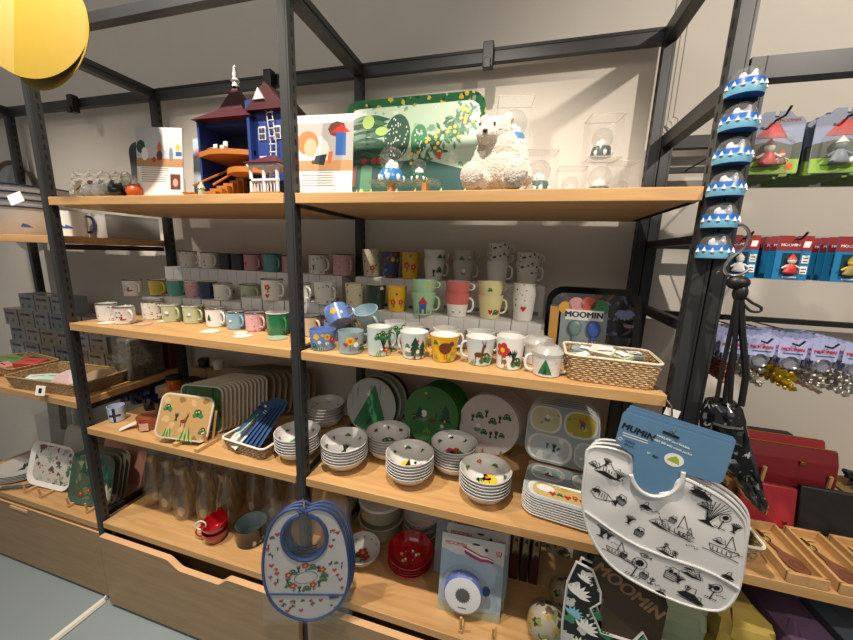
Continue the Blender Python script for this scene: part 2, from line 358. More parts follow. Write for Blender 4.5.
# ------------------------------------------------------------------ the room
def plaster():
    m = M('warm_grey_wall', '#ddd6ca', .75, var=.035, bump=.25, scale=9); return m
put('wall_back', MB().span((-3.5, .50, -.05), (5.5, .60, 3.3), plaster()), kind='structure')
FLOORM = M('blue_grey_floor', '#8c989b', .4, var=.06, scale=5)
put('floor', MB().span((-3.5, -3.5, -.06), (5.5, .5, 0), FLOORM), kind='structure')
# white cable cover on the floor
p0, p1, p2_ = at(55, 640, .004), at(104, 601, .004), at(112, 590, .004)
cb = MB()
for a, b, w, mt in ((p0, p1, .028, M('white_duct', '#e9e4d6', .4)), (p1, p2_, .012, M('grey_cable_end', '#dfe2e4', .4))):
    d = (b-a).normalized(); n = Vector((-d.y, d.x, 0)); h = Vector((0, 0, .012)); a2 = a-d*(.5 if w > .02 else 0)
    cb.loft([[a2-n*w/2, a2-n*w*.3+h, a2+n*w*.3+h, a2+n*w/2], [b-n*w/2, b-n*w*.3+h, b+n*w*.3+h, b+n*w/2]], mt, smooth=False)
put('cable_cover', cb, label='white plastic cable cover strip running over the floor', cat='cable cover')

# ------------------------------------------------------------------ shelving racks
TB = 2.246
def post(h, face='x'):
    """slotted square post, 30 mm, origin at its front left foot"""
    b = MB(); b.span((0, 0, 0), (.03, .03, h), STEEL)
    z = .06
    while z < h-.03:
        for x in (-.0004, .0304): b.box((x, .018, z), (.0008, .006, .016), SLOT)
        z += .033
    b.box((.024, -.0003, h/2), (.0015, .0008, h), STEELB)
    return b
def rack(name, label, xs, top, boards, beams_back=True):
    t = thing(name, (0, 0, 0), label=label, cat='shelving'); 
    pm = post(top).mesh('post')
    for x in xs:
        put('post', pm, t, (x, 0, 0)); put('post', pm, t, (x, .425, 0))
        put('depth_beam', MB().span((x-.002, .03, top-.04), (x+.032, .425, top), STEEL).span((x+.0315, .03, top-.022), (x+.034, .425, top-.018), STEELB), t)
    return t
def rail(t, x, z): put('side_rail', MB().span((x, .03, z-.05), (x+.018, .425, z-.03), STEELB), t)
def board(t, x0, x1, z, y1=.44, th=.028):
    return put('shelf_board', MB().span((x0, 0, z-th), (x1, y1, z), OAK), t, bevel=.0015)
def drawer(t, x0, x1, zt, cut=True, y=-.02):
    pts = [(x0, .022), (x0, zt)]
    if cut:
        c = (x0+x1)/2+.055; w = .1
        for k in range(11):
            s = k/10; pts.append((c-w-.08+.08*s, zt-.035*(.5-.5*math.cos(PI*s))))
        for k in range(11):
            s = k/10; pts.append((c+w*.75+.06*s, zt-.035*(.5+.5*math.cos(PI*s))))
    pts += [(x1, zt), (x1, .022)]
    b = MB().prism([(x, z) for x, z in pts], 0, .022, OAKD, T(0, y+.022, 0) @ RX(90), side=M('cut_oak_edge', '#dcb183', .5))
    f = put('drawer', b, t)
    put('drawer_box', MB().span((x0+.02, .004, .05), (x1-.02, .40, zt-.09), M('drawer_inside_oak', '#6b5436', .6)), f)
    return f
main = rack('shelving_rack', 'dark steel two-bay shelving rack with oak shelves full of mugs and bowls', (-.033, .98, 1.99), TB+.02, 0)
for x0, x1 in ((-.033, .98), (.98, 1.99)):
    put('back_beam', MB().span((x0+.03, .432, TB-.02), (x1, .455, TB+.02), STEEL).span((x0+.03, .43, TB+.012), (x1, .457, TB+.021), STEELB), main)
    put('front_beam', MB().span((x0+.03, 0, TB-.02+.01), (x1, .03, TB+.02), STEEL), main)
for z in (Z1, Z2, Z3, Z4):
    board(main, .002, .976, z); board(main, 1.014, 1.984, z)
    for x in (.0, .962, 1.012, 1.968): rail(main, x, z+.022)
for x0, x1, c in ((.002, .976, True), (1.014, 1.984, False)): drawer(main, x0, x1, .362, c)
put('plinth', MB().span((.0, .03, 0), (1.99, .42, .03), STEELB), main)
# left-hand rack
left = rack('shelving_rack', 'dark steel shelving rack at left edge with baskets and enamel pots', (-1.045,), TB+.02, 0)
put('back_beam', MB().span((-1.015, .432, TB-.02), (-.034, .455, TB+.02), STEEL), left)
put('back_beam', MB().span((-2.0, .432, TB-.02), (-1.045, .455, TB+.02), STEEL), left)
for z in (1.607, .957, .400): board(left, -1.01, -.037, z)
for z in (1.607, .957): put('side_rail', MB().span((-.055, .03, z-.05), (-.037, .425, z-.03), STEELB), left)
put('side_rail', MB().span((-.055, .03, .401), (-.037, .425, .425), STEELB), left)
drawer(left, -1.01, -.037, .352, False, y=-.001)
put('handle_slot', MB().box((-.56, -.003, .338), (.12, .006, .012), M('cut_oak_edge', '#dcb183')), left)
for u, v, own in ((272, 105, 0), (489, 50, 0), (75, 104, 1)):     # small black clamps on the back beam
    p = on(u, v, .42)
    put('beam_clamp', MB().box((0, 0, .0), (.034, .03, .075), BLK).box((0, -.018, -.03), (.022, .012, .03), BLK), (main, left)[own], (p.x, .4125, TB-.012), bevel=.002)
# right-hand rack, lower
RX0 = 2.024
rt = thing('shelving_rack', (0, 0, 0), label='lower dark steel rack at right with hooks of carded goods', cat='shelving')
pr = post(1.97).mesh('post')
put('post', pr, rt, (RX0, 0, 0)); put('post', pr, rt, (RX0, .425, 0)); put('post', pr, rt, (3.0, .0, 0))
put('depth_beam', MB().span((RX0, .03, 1.932), (RX0+.03, .425, 1.97), STEEL).span((RX0+.03, .03, 1.945), (RX0+.033, .425, 1.949), STEELB), rt)
put('front_beam', MB().span((RX0+.03, 0, 1.932), (3.0, .03, 1.97), STEEL), rt)
put('back_beam', MB().span((RX0+.03, .43, 1.93), (3.0, .455, 1.965), STEELB), rt)
put('side_rail', MB().span((RX0, .03, 1.42), (RX0+.02, .425, 1.445), STEELB), rt)
put('side_rail', MB().span((RX0, .03, 1.63), (RX0+.02, .425, 1.65), STEELB), rt)
put('shelf_board', MB().span((RX0+.035, 0, .842), (3.0, .44, .870), OAK), rt, bevel=.0015)
put('shelf_board', MB().span((RX0+.035, .0, .40), (3.0, .44, .428), OAK), rt, bevel=.0015)

# ------------------------------------------------------------------ light: the ceiling's warm spotlights, the shop's ambient light and an added soft fill
w = bpy.data.worlds.new('shop_ambient'); sc.world = w; w.use_nodes = True
w.node_tree.nodes['Background'].inputs[0].default_value = (1, .95, .89, 1); w.node_tree.nodes['Background'].inputs[1].default_value = .20
def spot(x, y, z, tx, ty, tz, e, ang=75, col=(1, .885, .76), r=.035, blend=.7):
    l = bpy.data.lights.new('ceiling_spotlight', 'SPOT'); l.energy = e; l.spot_size = R_(ang); l.spot_blend = blend; l.color = col; l.shadow_soft_size = r
    o = bpy.data.objects.new('ceiling_spotlight', l); COL.objects.link(o); o.location = (x, y, z)
    o.rotation_euler = (Vector((tx, ty, tz))-Vector((x, y, z))).to_track_quat('-Z', 'Y').to_euler(); return o
spot(.40, -.60, 2.95, .40, .14, 1.0, 150, 78, r=.025)
spot(1.45, -.60, 2.95, 1.45, .14, 1.0, 150, 78, r=.025)
spot(2.95, -1.35, 2.85, 2.35, .4, 1.7, 115, 62)
spot(-.8, -.70, 2.95, -.6, .1, 1.0, 60, 75)
l = bpy.data.lights.new('added_soft_fill', 'AREA'); l.shape = 'RECTANGLE'; l.size = 3; l.size_y = 1.2; l.energy = 15; l.color = (1, .93, .84)  # soft fill added out of view to brighten the upper wall, not a fixture
o = bpy.data.objects.new('added_soft_fill', l); COL.objects.link(o); o.location = (1, -2.4, 3.0); o.rotation_euler = (R_(35), 0, 0)
vs = sc.view_settings; vs.view_transform = 'Standard'; vs.look = 'None'; vs.exposure = 0.0; vs.gamma = 1; vs.use_curve_mapping = False
# ------------------------------------------------------------------ mugs and cups
def base(u, v, z, r):       # centre of a round foot whose nearest edge is seen at (u, v)
    p = at(u, v, z); d = Vector((p.x-CAM.x, p.y-CAM.y, 0)).normalized(); return Vector((p.x+d.x*r, p.y+d.y*r, z))
def cyl(r0, r1, h, off=0):
    def f(a, b, z=.0004):
        r = r0+(r1-r0)*max(0, min(1, b/h))+z; t = a/max(r0, r1)+off; return (r*math.sin(t), -r*math.cos(t), b)
    return f
def handle_pts(r, z0, z1, out, n=9):
    o = []
    for k in range(n):
        a = -PI/2+PI*k/(n-1); o.append((r-.002+out*max(0, math.cos(a))**.6, 0, (z0+z1)/2+(z1-z0)/2*math.sin(a)))
    return o
def vessel(mb, r0, r1, h, mat, inner=None, th=.002, seg=28, X=None):
    inner = inner or mat
    mb.lathe([(0, .0), (r0*.9, .0), (r0, .002), (r1, h), (r1-th, h), (r0-th, .004), (0, .004)], mat, seg, X, mats=[mat]*4+[inner]*2)
    return mb
def enamel_mug(name, body, rim, stamps=(), r=.036, h=.07, inner=None, handle=None, ha=-45):
    t = thing(name, (0, 0, 0), cat='mug')
    b = vessel(MB(), r*.97, r, h, body, inner or ENW)
    f = cyl(r*.97, r, h)
    for kd, x, y, k in stamps: stamp(b, kd, x, y, k, f)
    put('body', b, t)
    put('rim', MB().tube([( (r+.0006)*math.cos(a*PI/14), (r+.0006)*math.sin(a*PI/14), h) for a in range(28)], .0016, rim, 6, closed=True), t)
    hm = MB().tube(handle_pts(r, h*.22, h*.82, .024), [.0037]*9, handle or body, 8, RZ(ha)); put('handle', hm, t)
    return t
def cup(name, body, stamps=(), r1=.042, r0=.031, h=.078, inner=None, handle=True, hmat=None, band=None, cat='mug', ha=-12):
    t = thing(name, (0, 0, 0), cat=cat); b = MB(); inner = inner or CERW
    if band:                      # lower part in another colour
        zb, m2 = band; rb = r0+(r1-r0)*zb/h
        b.lathe([(0, 0), (r0*.92, 0), (r0, .002), (rb, zb), (r1, h), (r1-.002, h), (r0-.002, .004), (0, .004)], body, 28, None, mats=[m2, m2, m2, body, inner, inner, inner])
    else: vessel(b, r0, r1, h, body, inner)
    f = cyl(r0, r1, h)
    for kd, x, y, k in stamps: stamp(b, kd, x, y, min(k*1.18, max(y-.001, .004)) if kd not in ('dots', 'sun', 'heart') else k*1.1, f)
    put('body', b, t)
    if handle: put('handle', MB().tube(handle_pts((r0+r1)/2, h*.22, h*.8, .019), [.0038]*9, hmat or body, 8, RZ(ha)), t)
    return t
def E(name, col, **k): return M(name, col, .16, var=.02, coat=.6, **k)
FLOR = PAT('floral_enamel', '#e2dfd8', ['#b04a44', '#5a7a4a', '#4a5a9a', '#c09a50'], 110, .3, .8, cover=.55)
PINKS = E('pink_enamel', '#d3a7aa'); SAGE = E('sage_enamel', '#a9b491'); YEL = E('yellow_enamel', '#b9a03e'); TEAL = E('teal_enamel', '#4f9a86'); LBL = E('light_blue_enamel', '#7ea5b8'); GRN = E('green_enamel', '#1f6b45'); PALEG = E('pale_green_enamel', '#b3bd97')
PINKF = PAT('pink_floral', '#cf9fa3', ['#8a4a55', '#b8787e', '#e8d0cc'], 120, .3, .9, cover=.6)
def striped(name, a, b_):
    m = PAT(name, a, [b_, b_], 60, .3, .2, cover=.6, stretch=(1, 1, .05)); return m
DARKS = striped('dark_striped', '#1b1e28', '#3c4658'); PINKST = striped('pink_striped', '#b98a8a', '#cfa6a4'); TEALST = striped('teal_striped', '#4f8f92', '#6aa8aa')
WF = PAT('white_sparse_print', '#dfdcd5', ['#6a4a44', '#44506a', '#7a8a5a'], 90, .28, .9, cover=.35)
WM = [  # u, v, z, r, scale, rot, label, maker
 (109, 321.5, Z2, FLOR, BLKE, (), 1.0, 'small white enamel mug with floral print and black rim, leftmost on the shelf'),
 (126, 324.5, Z2, ENW, BLKE, (('dots', -.008, .036, .016), ('boat', .006, .026, .012)), .95, 'white enamel mug with small blue and red picture at left front corner of the shelf'),
 (154, 320, Z2, FLOR, BLKE, (), 1.08, 'wider white enamel mug with floral print beside the first white box'),
 (173, 322.3, Z2, PALEG, ENW, (('pebble', -.006, .034, .016),), 1.0, 'pale green enamel mug with pale rim, left one of the pair'),
 (194, 324, Z2, PALEG, ENW, (('pebble', -.006, .034, .014),), 1.0, 'pale green enamel mug with pale rim, right one of the pair'),
 (217, 327.5, Z2, ENW, BLKE, (('pine', -.015, .036, .014),), 1.03, 'white enamel mug with one little tree, between pale green and light blue mugs'),
 (237, 330, Z2, LBL, BLKE, (('pebble', -.01, .03, .012),), .95, 'light blue enamel mug with black rim in front row'),
 (256, 332, Z2, PINKF, BLKE, (), 1.0, 'pink flowered enamel mug with black rim in front row'),
 (279, 336, Z2, GRN, ENW, (), 1.15, 'dark green enamel mug just left of the middle post'),
 (311, 337, Z2, E('beige_enamel', '#c2ac8c'), BLKE, (), 1.05, 'beige enamel mug hidden behind the blue cup right of the middle post')]
ZA, ZB, ZL = 1.3845, 1.49, 1.372
WM2 = [
 (134, 296.5, 1.365, ENW, BLKE, (('dots', -.014, .036, .013), ('boat', .002, .034, .014)), 1.0, 'white enamel mug with red and blue picture on the leftmost white box'),
 (159, 295.5, ZL, YEL, BLKE, (), .96, 'mustard yellow enamel mug in the middle row'),
 (178, 296, ZL, TEAL, ENW, (), .96, 'teal green enamel mug in the middle row'),
 (195, 297.5, ZL, PINKF, ENW, (), .98, 'pink flowered enamel mug beside the teal one'),
 (209, 299, ZL, NAVE, BLKE, (), 1.0, 'navy blue enamel mug half hidden behind a white one'),
 (224, 301, ZL, WF, BLKE, (('hill', 0, 0, .0),), 1.0, 'white enamel mug standing in front of the navy blue mug'),
 (250, 302, ZL, SAGE, BLKE, (('grass', -.012, .03, .012),), 1.0, 'sage green enamel mug in the middle row'),
 (273, 301, ZL+.022, ENW, BLKE, (('flower', -.014, .045, .016), ('heart', -.015, .018, .01)), 1.15, 'large white enamel mug with red and yellow picture left of the middle post'),
 (302, 303, ZL+.022, ENW, BLKE, (('bush', -.012, .034, .014),), 1.0, 'white enamel mug half hidden by the middle post'),
 (326, 305, ZL+.022, WF, ENW, (), 1.16, 'large plain white enamel mug right of the middle post')]
WM3 = [
 (182, 268.5, ZB, WF, BLKE, (), 1.05, 'white enamel mug at left end of the back row'),
 (203.5, 269, ZB, WF, BLKE, (('star', -.01, .03, .006),), 1.02, 'white enamel mug second from left in the back row'),
 (221, 269.5, ZB, DARKS, BLKE, (), 1.0, 'dark striped enamel mug beside the white back row mugs'),
 (234, 270, ZB, DARKS, BLKE, (), 1.0, 'dark striped enamel mug beside the pink back row mug'),
 (247, 271.5, ZB, PINKST, BLKE, (('heart', -.02, .03, .01),), 1.02, 'pink striped enamel mug with red spot in the back row'),
 (267, 273, ZB, TEALST, BLKE, (), 1.08, 'teal striped enamel mug in the back row'),
 (286, 274, ZB, PINKST, BLKE, (), 1.02, 'pink striped enamel mug just left of the post in the back row'),
 (314, 275.5, ZB, WF, BLKE, (('reed', -.016, .03, .014),), 1.15, 'greyish enamel mug with dark leaf print right of the post in the back row'),
 (339, 276.5, ZB, PINKF, BLKE, (), 1.22, 'pinkish enamel mug with landscape band at right end of the enamel back row')]
for row, grp in ((WM, 'enamel mugs in the front row'), (WM2, 'enamel mugs in the middle row'), (WM3, 'enamel mugs in the back row')):
    for u, v, z, bm_, rim, st, k, lab in row:
        st = [s for s in st if s[3] > 0 and s[0] != 'hill']
        t = enamel_mug('enamel_mug', bm_, rim, st, .0345*k, .068*k)
        p = base(u, v, z, .0345*k); t.location = p
        if row is WM3: q = on(u, v, .345); t.location = p = Vector((q.x, .38, ZB if u < 300 else ZB)) 
        yaw = math.degrees(math.atan2(CAM.x-p.x, p.y-CAM.y))
        t.rotation_euler = (0, 0, R_(yaw*.85+random.uniform(-8, 8)-8)); props(t, lab, 'mug', grp)
# white product boxes that lift the rows
def pbox(name, w, d, h, mat=None, dots=True, label=None):
    b = MB().box((0, 0, h/2), (w, d, h), mat or CARD)
    b.box((0, -d/2-.0003, h*.5), (.0012, .0006, h*.96), M('box_seam', '#a9a7a3', .8))
    if dots: b.fill(rrect(.03, .014, .004), M('box_print_grey', '#8b8c90', .7), X=T(w*.2, -d/2-.0002, h*.55) @ UP); b.fill(circ(.007), M('box_print_dark', '#4a4c55', .7), X=T(-w*.22, -d/2-.0002, h*.5) @ UP)
    return b
mb1 = pbox('b', .098, .118, ZA-Z2).mesh('mug_box'); mb2 = pbox('b', .098, .1, ZB-Z2).mesh('mug_box'); k = 0
def boxat(me, x, y, z, rz, lab, g):
    o = bpy.data.objects.new('mug_box', me); COL.objects.link(o); o.location = (x, y, z); o.rotation_euler = (0, 0, R_(rz)); props(o, lab, 'box', g)
def pb(w, d, h): return pbox('b', w, d, h).mesh('mug_box')
mL, mH, mB = pb(.094, .1, ZL-Z2), pb(.094, .1, ZL+.022-Z2), pb(.098, .088, ZB-Z2)
boxat(pb(.1, .11, 1.365-Z2), .125, .275, Z2, 0, 'white mug carton at the left end, with one mug on it', 'white cartons under the enamel mugs')
for i in range(8):
    x = .235+i*.1; boxat(mL if i < 4 else mH, x, .278, Z2, 0, 'white mug carton under the middle row of enamel mugs, left bay', 'white cartons under the enamel mugs')
for i in range(9): boxat(mB, .12+i*.1, .378, Z2, 0, 'tall white carton under the back row of enamel mugs, left bay', 'tall cartons under the enamel back row')
for i in range(7):
    x = 1.07+i*.1
    boxat(mb1, x, .283, Z2, 0, 'white mug carton under the middle row of cups, right bay', 'white cartons under the cups')
    boxat(mb2, x, .396, Z2, 0, 'tall white carton under the back row of cups, right bay', 'tall cartons under the cups back row')
# coaster-like round paper tags
TAG = M('round_paper_tag', '#d9cfbd', .7); TAGP = M('pinkish_paper_tag', '#c8a48e', .7)
for i, (u, v, r, m_, lab) in enumerate([(108, 322.8, .03, TAG, 'round white paper tag in front of the leftmost mug'), (143, 324, .03, TAGP, 'brownish round paper tag right of the front corner mug'), (163, 321.5, .02, TAG, 'small white round tag beside the floral mug'),
        (210, 331.5, .032, TAG, 'round white paper tag in front of the white mug with a tree'), (243, 336, .03, TAG, 'round white tag in front of the light blue mug'), (241, 333, .022, TAG, 'small tag lying on the round tag before the light blue mug'), (277, 338, .034, M('green_tag', '#8fa08a', .7), 'greenish round tag under the dark green mug')]):
    p = at(u, v, Z2+.0006+.0012*(i == 5)); put('paper_tag', MB().prism(circ(r, n=28), 0, .001, m_), None, p, (0, 0, 0), lab, 'tag', 'round paper tags among the enamel mugs')
for u, v, y, z, r, m_, lab in ((205, 278, .245, ZA, .026, TAG, 'round paper tag standing behind the middle row by the dark mugs'), (231, 272, .25, ZA+.012, .03, TAGP, 'pinkish round tag standing between middle and back rows'), (246, 277, .27, ZA, .022, TAG, 'white round tag standing behind the sage green mug'), (269, 276, .29, ZA+.02, .024, TAG, 'white round tag standing behind the large white mug'), (117+4, 306, .208, Z2, .018, TAG, 'small round tag leaning on the leftmost carton'), (178, 302, .216, Z2, .03, M('greyish_tag', '#a9a6a0', .7), 'grey round tag leaning on the carton behind pale green mugs'), (194, 303, .216, Z2, .03, M('greyish_tag'), 'grey round tag leaning right of the other grey tag'), (272, 308, .216, Z2, .034, TAG, 'beige round tag leaning on the carton behind the dark green mug')):
    p = on(u, v, y); y = .318 if z > Z2 else y; z = (ZL+.023 if p.x > .6 else ZL+.001) if z > Z2 else z; put('paper_tag', MB().prism(circ(r, n=28), 0, .001, m_, T(0, 0, r) @ UP), None, (p.x, y, z), (-3, 0, 0), lab, 'tag', 'round paper tags among the enamel mugs')

# ---- cups in the right-hand bay
def foot(u, v, z, r):
    p = base(u, v, z, r)
    if z == ZB: q = on(u, v, .375); p = Vector((q.x, .402, z))
    return p
def cupat(t, u, v, z, r, yaw, lab, grp=None):
    p = foot(u, v, z, r); t.location = p; y0 = math.degrees(math.atan2(CAM.x-p.x, p.y-CAM.y)); t.rotation_euler = (0, 0, R_(y0+yaw)); props(t, lab, 'cup', grp); return p
def stack(u, v, z, r, yaw, makers, labs, dz, grp, tilt=0):
    p = foot(u, v, z, r); y0 = math.degrees(math.atan2(CAM.x-p.x, p.y-CAM.y))
    for i, mk in enumerate(makers):
        t = mk(); t.location = (p.x, p.y, z+i*dz); t.rotation_euler = (R_(tilt if i else 0), 0, R_(y0+yaw+(0 if i == 0 else 6))); props(t, labs[i], 'cup', grp)
        for ch in t.children if i else ():
            if ch.name.startswith('handle'): ch.scale.z = .5; ch.location.z = .038
PE = lambda n, c: M(n, c, .25, var=.03, coat=.4)
CREAM = PE('cream_cup', '#dcd3ae'); MINT = PE('mint_cup', '#a8d0a4'); CORAL = PE('coral_cup', '#cf6a64'); YC = PE('yellow_cup', '#e2b21f'); BLUEC = PE('cornflower_cup', '#6f8fce'); GREYB = PE('grey_blue_cup', '#93a6aa'); PALEC = PE('pale_yellow_cup', '#dfd39c')
DOTC = PAT('dotted_cream', '#dcd3ae', ['#c23a30', '#3d6e4c', '#8a8f6a', '#c23a30'], 75, .3, 0, cover=.45)
BLUT = PAT('blue_tumbler_print', '#33456e', ['#d9b43a', '#b5402e', '#5f82b8', '#c7c9c6'], 42, .36, .6, cover=.6)
DRKT = PAT('dark_tumbler_print', '#26352f', ['#b83a34', '#d8d4ca', '#d8b030', '#34604c'], 48, .36, .6, cover=.55)
MEAD = PAT('meadow_cup_print', '#e4e1da', ['#22221f', '#3c5a3a', '#b8402e', '#d2b04a'], 88, .3, .7, cover=.6, zband=(.045, .09))
SKYB = PE('pale_sky_cup', '#cdd8da')
GP = 'cups on the right-hand mug shelf'
def tumbler(mat, st=(), h=.088, r1=.036, r0=.030): return cup('tumbler', mat, st, r1, r0, h, handle=False, inner=PALEC)
cupat(tumbler(DOTC), 355, 308.5, ZA, .032, 0, 'cream tumbler with red and green dots, front one at the left end', GP)
cupat(tumbler(DRKT), 376, 310.5, ZA, .032, 0, 'dark printed tumbler between cream and yellow tumblers', GP)
cupat(tumbler(YC, (('flower', -.014, .03, .013), ('flower', .016, .03, .012), ('heart', 0, .062, .006))), 396.5, 312.5, ZA, .034, 0, 'yellow tumbler with red figures in the middle row', GP)
stack(368.5, 279.5, ZB, .032, 0, [lambda: tumbler(DOTC, (('flower', .004, .03, .014),)), lambda: tumbler(CREAM, (('dots', 0, .07, .01),))], ['cream tumbler with red picture, lower one of the stacked pair in back', 'cream tumbler, upper one of the stacked pair in back'], .018, GP)
cupat(tumbler(BLUT, (('sun', .008, .07, .009), ('heart', -.016, .07, .007)), h=.1), 388, 280, ZB, .033, 0, 'blue printed tumbler with price sticker in the back row', GP)
cupat(tumbler(YC, (('flower', -.014, .045, .016), ('flower', .014, .04, .014), ('bird', 0, .085, .005)), h=.1), 407.5, 281, ZB, .034, 0, 'tall yellow tumbler in the back row', GP)
SK = {'r': 'b'}
WC = lambda st=(): cup('cup', CERW, st)
stack(432, 277.5, ZB, .03, 25, [lambda: WC((('bush', .004, .04, .014), ('reed', -.02, .03, .016))), lambda: WC((('bush', 0, .055, .01), ('bush', .025, .055, .009)))], ['white cup with grey green print, lower one of the left back pair', 'white cup, upper one of the left back pair'], .034, GP)
stack(461.5, 277, ZB, .03, 0, [lambda: cup('cup', PE('grey_cup', '#b9b4aa'), (('pebble', 0, .035, .015),)), lambda: cup('cup', PE('grey_cup', '#b9b4aa'), (('bush', -.012, .05, .011), ('pebble', .02, .05, .011)))], ['grey white cup, lower one of the right back pair', 'grey white cup, upper one of the right back pair'], .034, GP)
LF = PAT('leafy_white', '#dcd8d0', ['#1d1c1a', '#4a4a3a', '#7a2f2a', '#2a3a2a'], 85, .33, .8, cover=.75, zband=(.04, .09))
stack(496, 282, ZB, .03, 0, [lambda: WC(), lambda: cup('cup', LF), lambda: cup('cup', LF)], ['plain white cup at the bottom of the stack of three', 'white cup with dark leaf border, middle one of the stack of three', 'white cup with dark leaf border, top one of the stack of three'], .031, GP)
stack(526, 285, ZB, .03, 0, [lambda: cup('cup', LF), lambda: cup('cup', LF)], ['white cup with small leaf border, lower one of the rightmost back pair', 'white cup with small leaf border, upper one of the rightmost back pair'], .034, GP, 3)
stack(423, 316, ZA, .031, 0, [lambda: cup('cup', MINT, (('house', -.002, .036, .024), ('grass', -.026, .018, .01), ('grass', .024, .018, .01))), lambda: cup('cup', MINT, (('sun', .012, .055, .007),), h=.074)], ['mint green cup with tall blue house picture, lower of the green pair', 'mint green cup with small badge, upper of the green pair'], .044, GP, -3)
stack(456.5, 317.5, ZA, .031, 0, [lambda: cup('cup', CORAL, (('pebble', -.015, .02, .007), ('star', .012, .018, .004)), band=(.042, CERW), hmat=CERW), lambda: cup('cup', PE('coral_cup', '#cf6a64'), hmat=CERW, h=.074)], ['coral red and white cup, lower of the red pair', 'coral red cup, upper of the red pair'], .042, GP)
stack(489, 319.5, ZA, .031, 20, [lambda: cup('cup', PALEC, (('heart', -.012, .024, .009), ('bush', .008, .024, .012), ('heart', .022, .024, .008))), lambda: cup('cup', PALEC, (('bush', -.02, .05, .008),))], ['pale yellow cup with red berries picture, lower of the yellow pair', 'pale yellow cup, upper of the yellow pair'], .044, GP, -4)
stack(522, 321.5, ZA, .03, 0, [lambda: tumbler(MEAD, (('heart', 0, .04, .010),), h=.09), lambda: tumbler(MEAD, h=.088)], ['white beaker with leaf border and red heart, lower of the white pair', 'white beaker with leaf border, upper of the white pair'], .032, GP)
# front row
bx = [(('blue cup with pink and yellow flowers, right of the middle post'), 324, 351.5)]
cupat(cup('cup', BLUEC, (('bloom', .014, .038, .016), ('sun', -.02, .044, .011), ('flower', .032, .03, .014), ('bush', -.03, .016, .012), ('sun', .0, .05, .006), ('grass', -.004, .016, .013), ('pebble', -.012, .024, .012), ('pebble', .012, .02, .012)), .04, .036, .062, inner=BLUEC, ha=130), 323, 351.5, Z2, .036, 0, 'cornflower blue cup with garden picture just right of the middle post', GP)
t = cup('cup', BLUEC, (('sun', -.01, .035, .012), ('pebble', .014, .02, .01)), .04, .036, .06, inner=BLUEC); p = base(337, 350, Z2, .036)
t.location = (p.x-.005, p.y+.035, Z2+.068); t.rotation_euler = (R_(-38), R_(-18), R_(35)); props(t, 'cornflower blue cup lying tilted on the other cups', 'cup', GP)
cupat(cup('cup', GREYB, (('heart', -.03, .03, .008), ('bush', .022, .02, .014), ('bloom', -.016, .034, .02), ('pebble', .0, .024, .017), ('heart', .004, .048, .006)), .0385, .036, .066, inner=GREYB), 351, 355, Z2, .036, 20, 'grey blue cup with balloon like flowers in the front row', GP)
t = cup('cup', GREYB, (('sun', -.004, .03, .012), ('heart', -.024, .03, .007)), .0385, .034, .062, inner=M('cup_inside_sky', '#a9bfca', .3)); p = base(364, 352, Z2, .036)
t.location = (p.x, p.y+.045, Z2+.066); t.rotation_euler = (R_(24), R_(6), R_(-20)); props(t, 'grey blue cup stacked slanting on top with picture inside', 'cup', GP)
cupat(cup('cup', GREYB, (), .0385, .034, .062), 366, 343, Z2, .036, 30, 'grey blue cup behind, carrying the slanted grey blue cup', GP)
cupat(cup('cup', BLUEC, (('pebble', 0, .03, .012),), .039, .036, .062, inner=BLUEC), 336, 341, Z2, .036, 30, 'cornflower blue cup behind, carrying the tilted blue cup', GP)
PLANT = (('bush', -.008, .07, .012), ('bush', .018, .07, .012), ('grass', -.02, .014, .013), ('reed', .03, .03, .018), ('flower', .004, .016, .012), ('bush', -.02, .062, .014), ('bush', .006, .06, .014), ('reed', -.006, .04, .022), ('reed', .018, .036, .018), ('pebble', -.012, .02, .01), ('dots', .015, .012, .006), ('bush', .028, .062, .012))
cupat(cup('cup', PE('sky_cup', '#b8c8c6'), PLANT, .0365, .034, .085), 379, 357, Z2, .034, 30, 'tall cup with dark green leafy trees in front row', GP)
cupat(cup('cup', PE('sky_cup', '#b8c8c6'), PLANT, .0365, .034, .085), 395, 349.5, Z2, .034, 15, 'tall cup with dark green trees, behind the other leafy one', GP)
cupat(cup('cup', SKYB, (('pine', .004, .036, .036), ('pebble', -.022, .024, .02), ('pebble', .012, .02, .014), ('pine', .03, .03, .028), ('heart', .01, .056, .006), ('grass', -.002, .008, .012), ('bush', -.022, .042, .009)), .042, .032, ha=150), 413.5, 360, Z2, .032, 0, 'white cup with woodland picture in the front row', GP)
cupat(cup('cup', YC, (('sun', -.02, .058, .010), ('grass', .02, .014, .012), ('bird', .004, .04, .026), ('grass', -.03, .02, .013), ('grass', .03, .03, .01), ('bush', -.028, .06, .009)), .043, .032, .076, ha=165), 443.5, 363, Z2, .032, 0, 'yellow cup with round brown bird in the front row', GP)
cupat(cup('cup', SKYB, (('bush', .02, .026, .022), ('deer', -.004, .04, .027), ('grass', -.024, .016, .013), ('bush', .032, .024, .012)), .042, .032, .078, ha=185), 479, 366.5, Z2, .032, 0, 'pale cup with brown deer and bushes in the front row', GP)
cupat(cup('cup', CERW, (('reed', .012, .04, .022), ('flower', -.02, .045, .026), ('bush', .024, .024, .018), ('grass', -.008, .012, .012), ('heart', -.012, .02, .007), ('star', .0, .046, .012)), .038, .034, .088, handle=False), 508, 370.5, Z2, .034, 0, 'white beaker with red and black plants in the front row', GP)
for u, v, lab in ((416, 345, 'white cup behind the woodland cup in the second row'), (448, 350, 'plain white cup behind the yellow bird cup'), (481, 353, 'pale cup behind the deer cup in the second row'), (512, 357, 'plain white cup behind the beaker with red and black plants')):
    t = cup('cup', CERP, (('bush', 0, .03, .01),), .043, .033, .074); cupat(t, u, v, Z2, .032, 0, lab, GP); t.location.y = .176
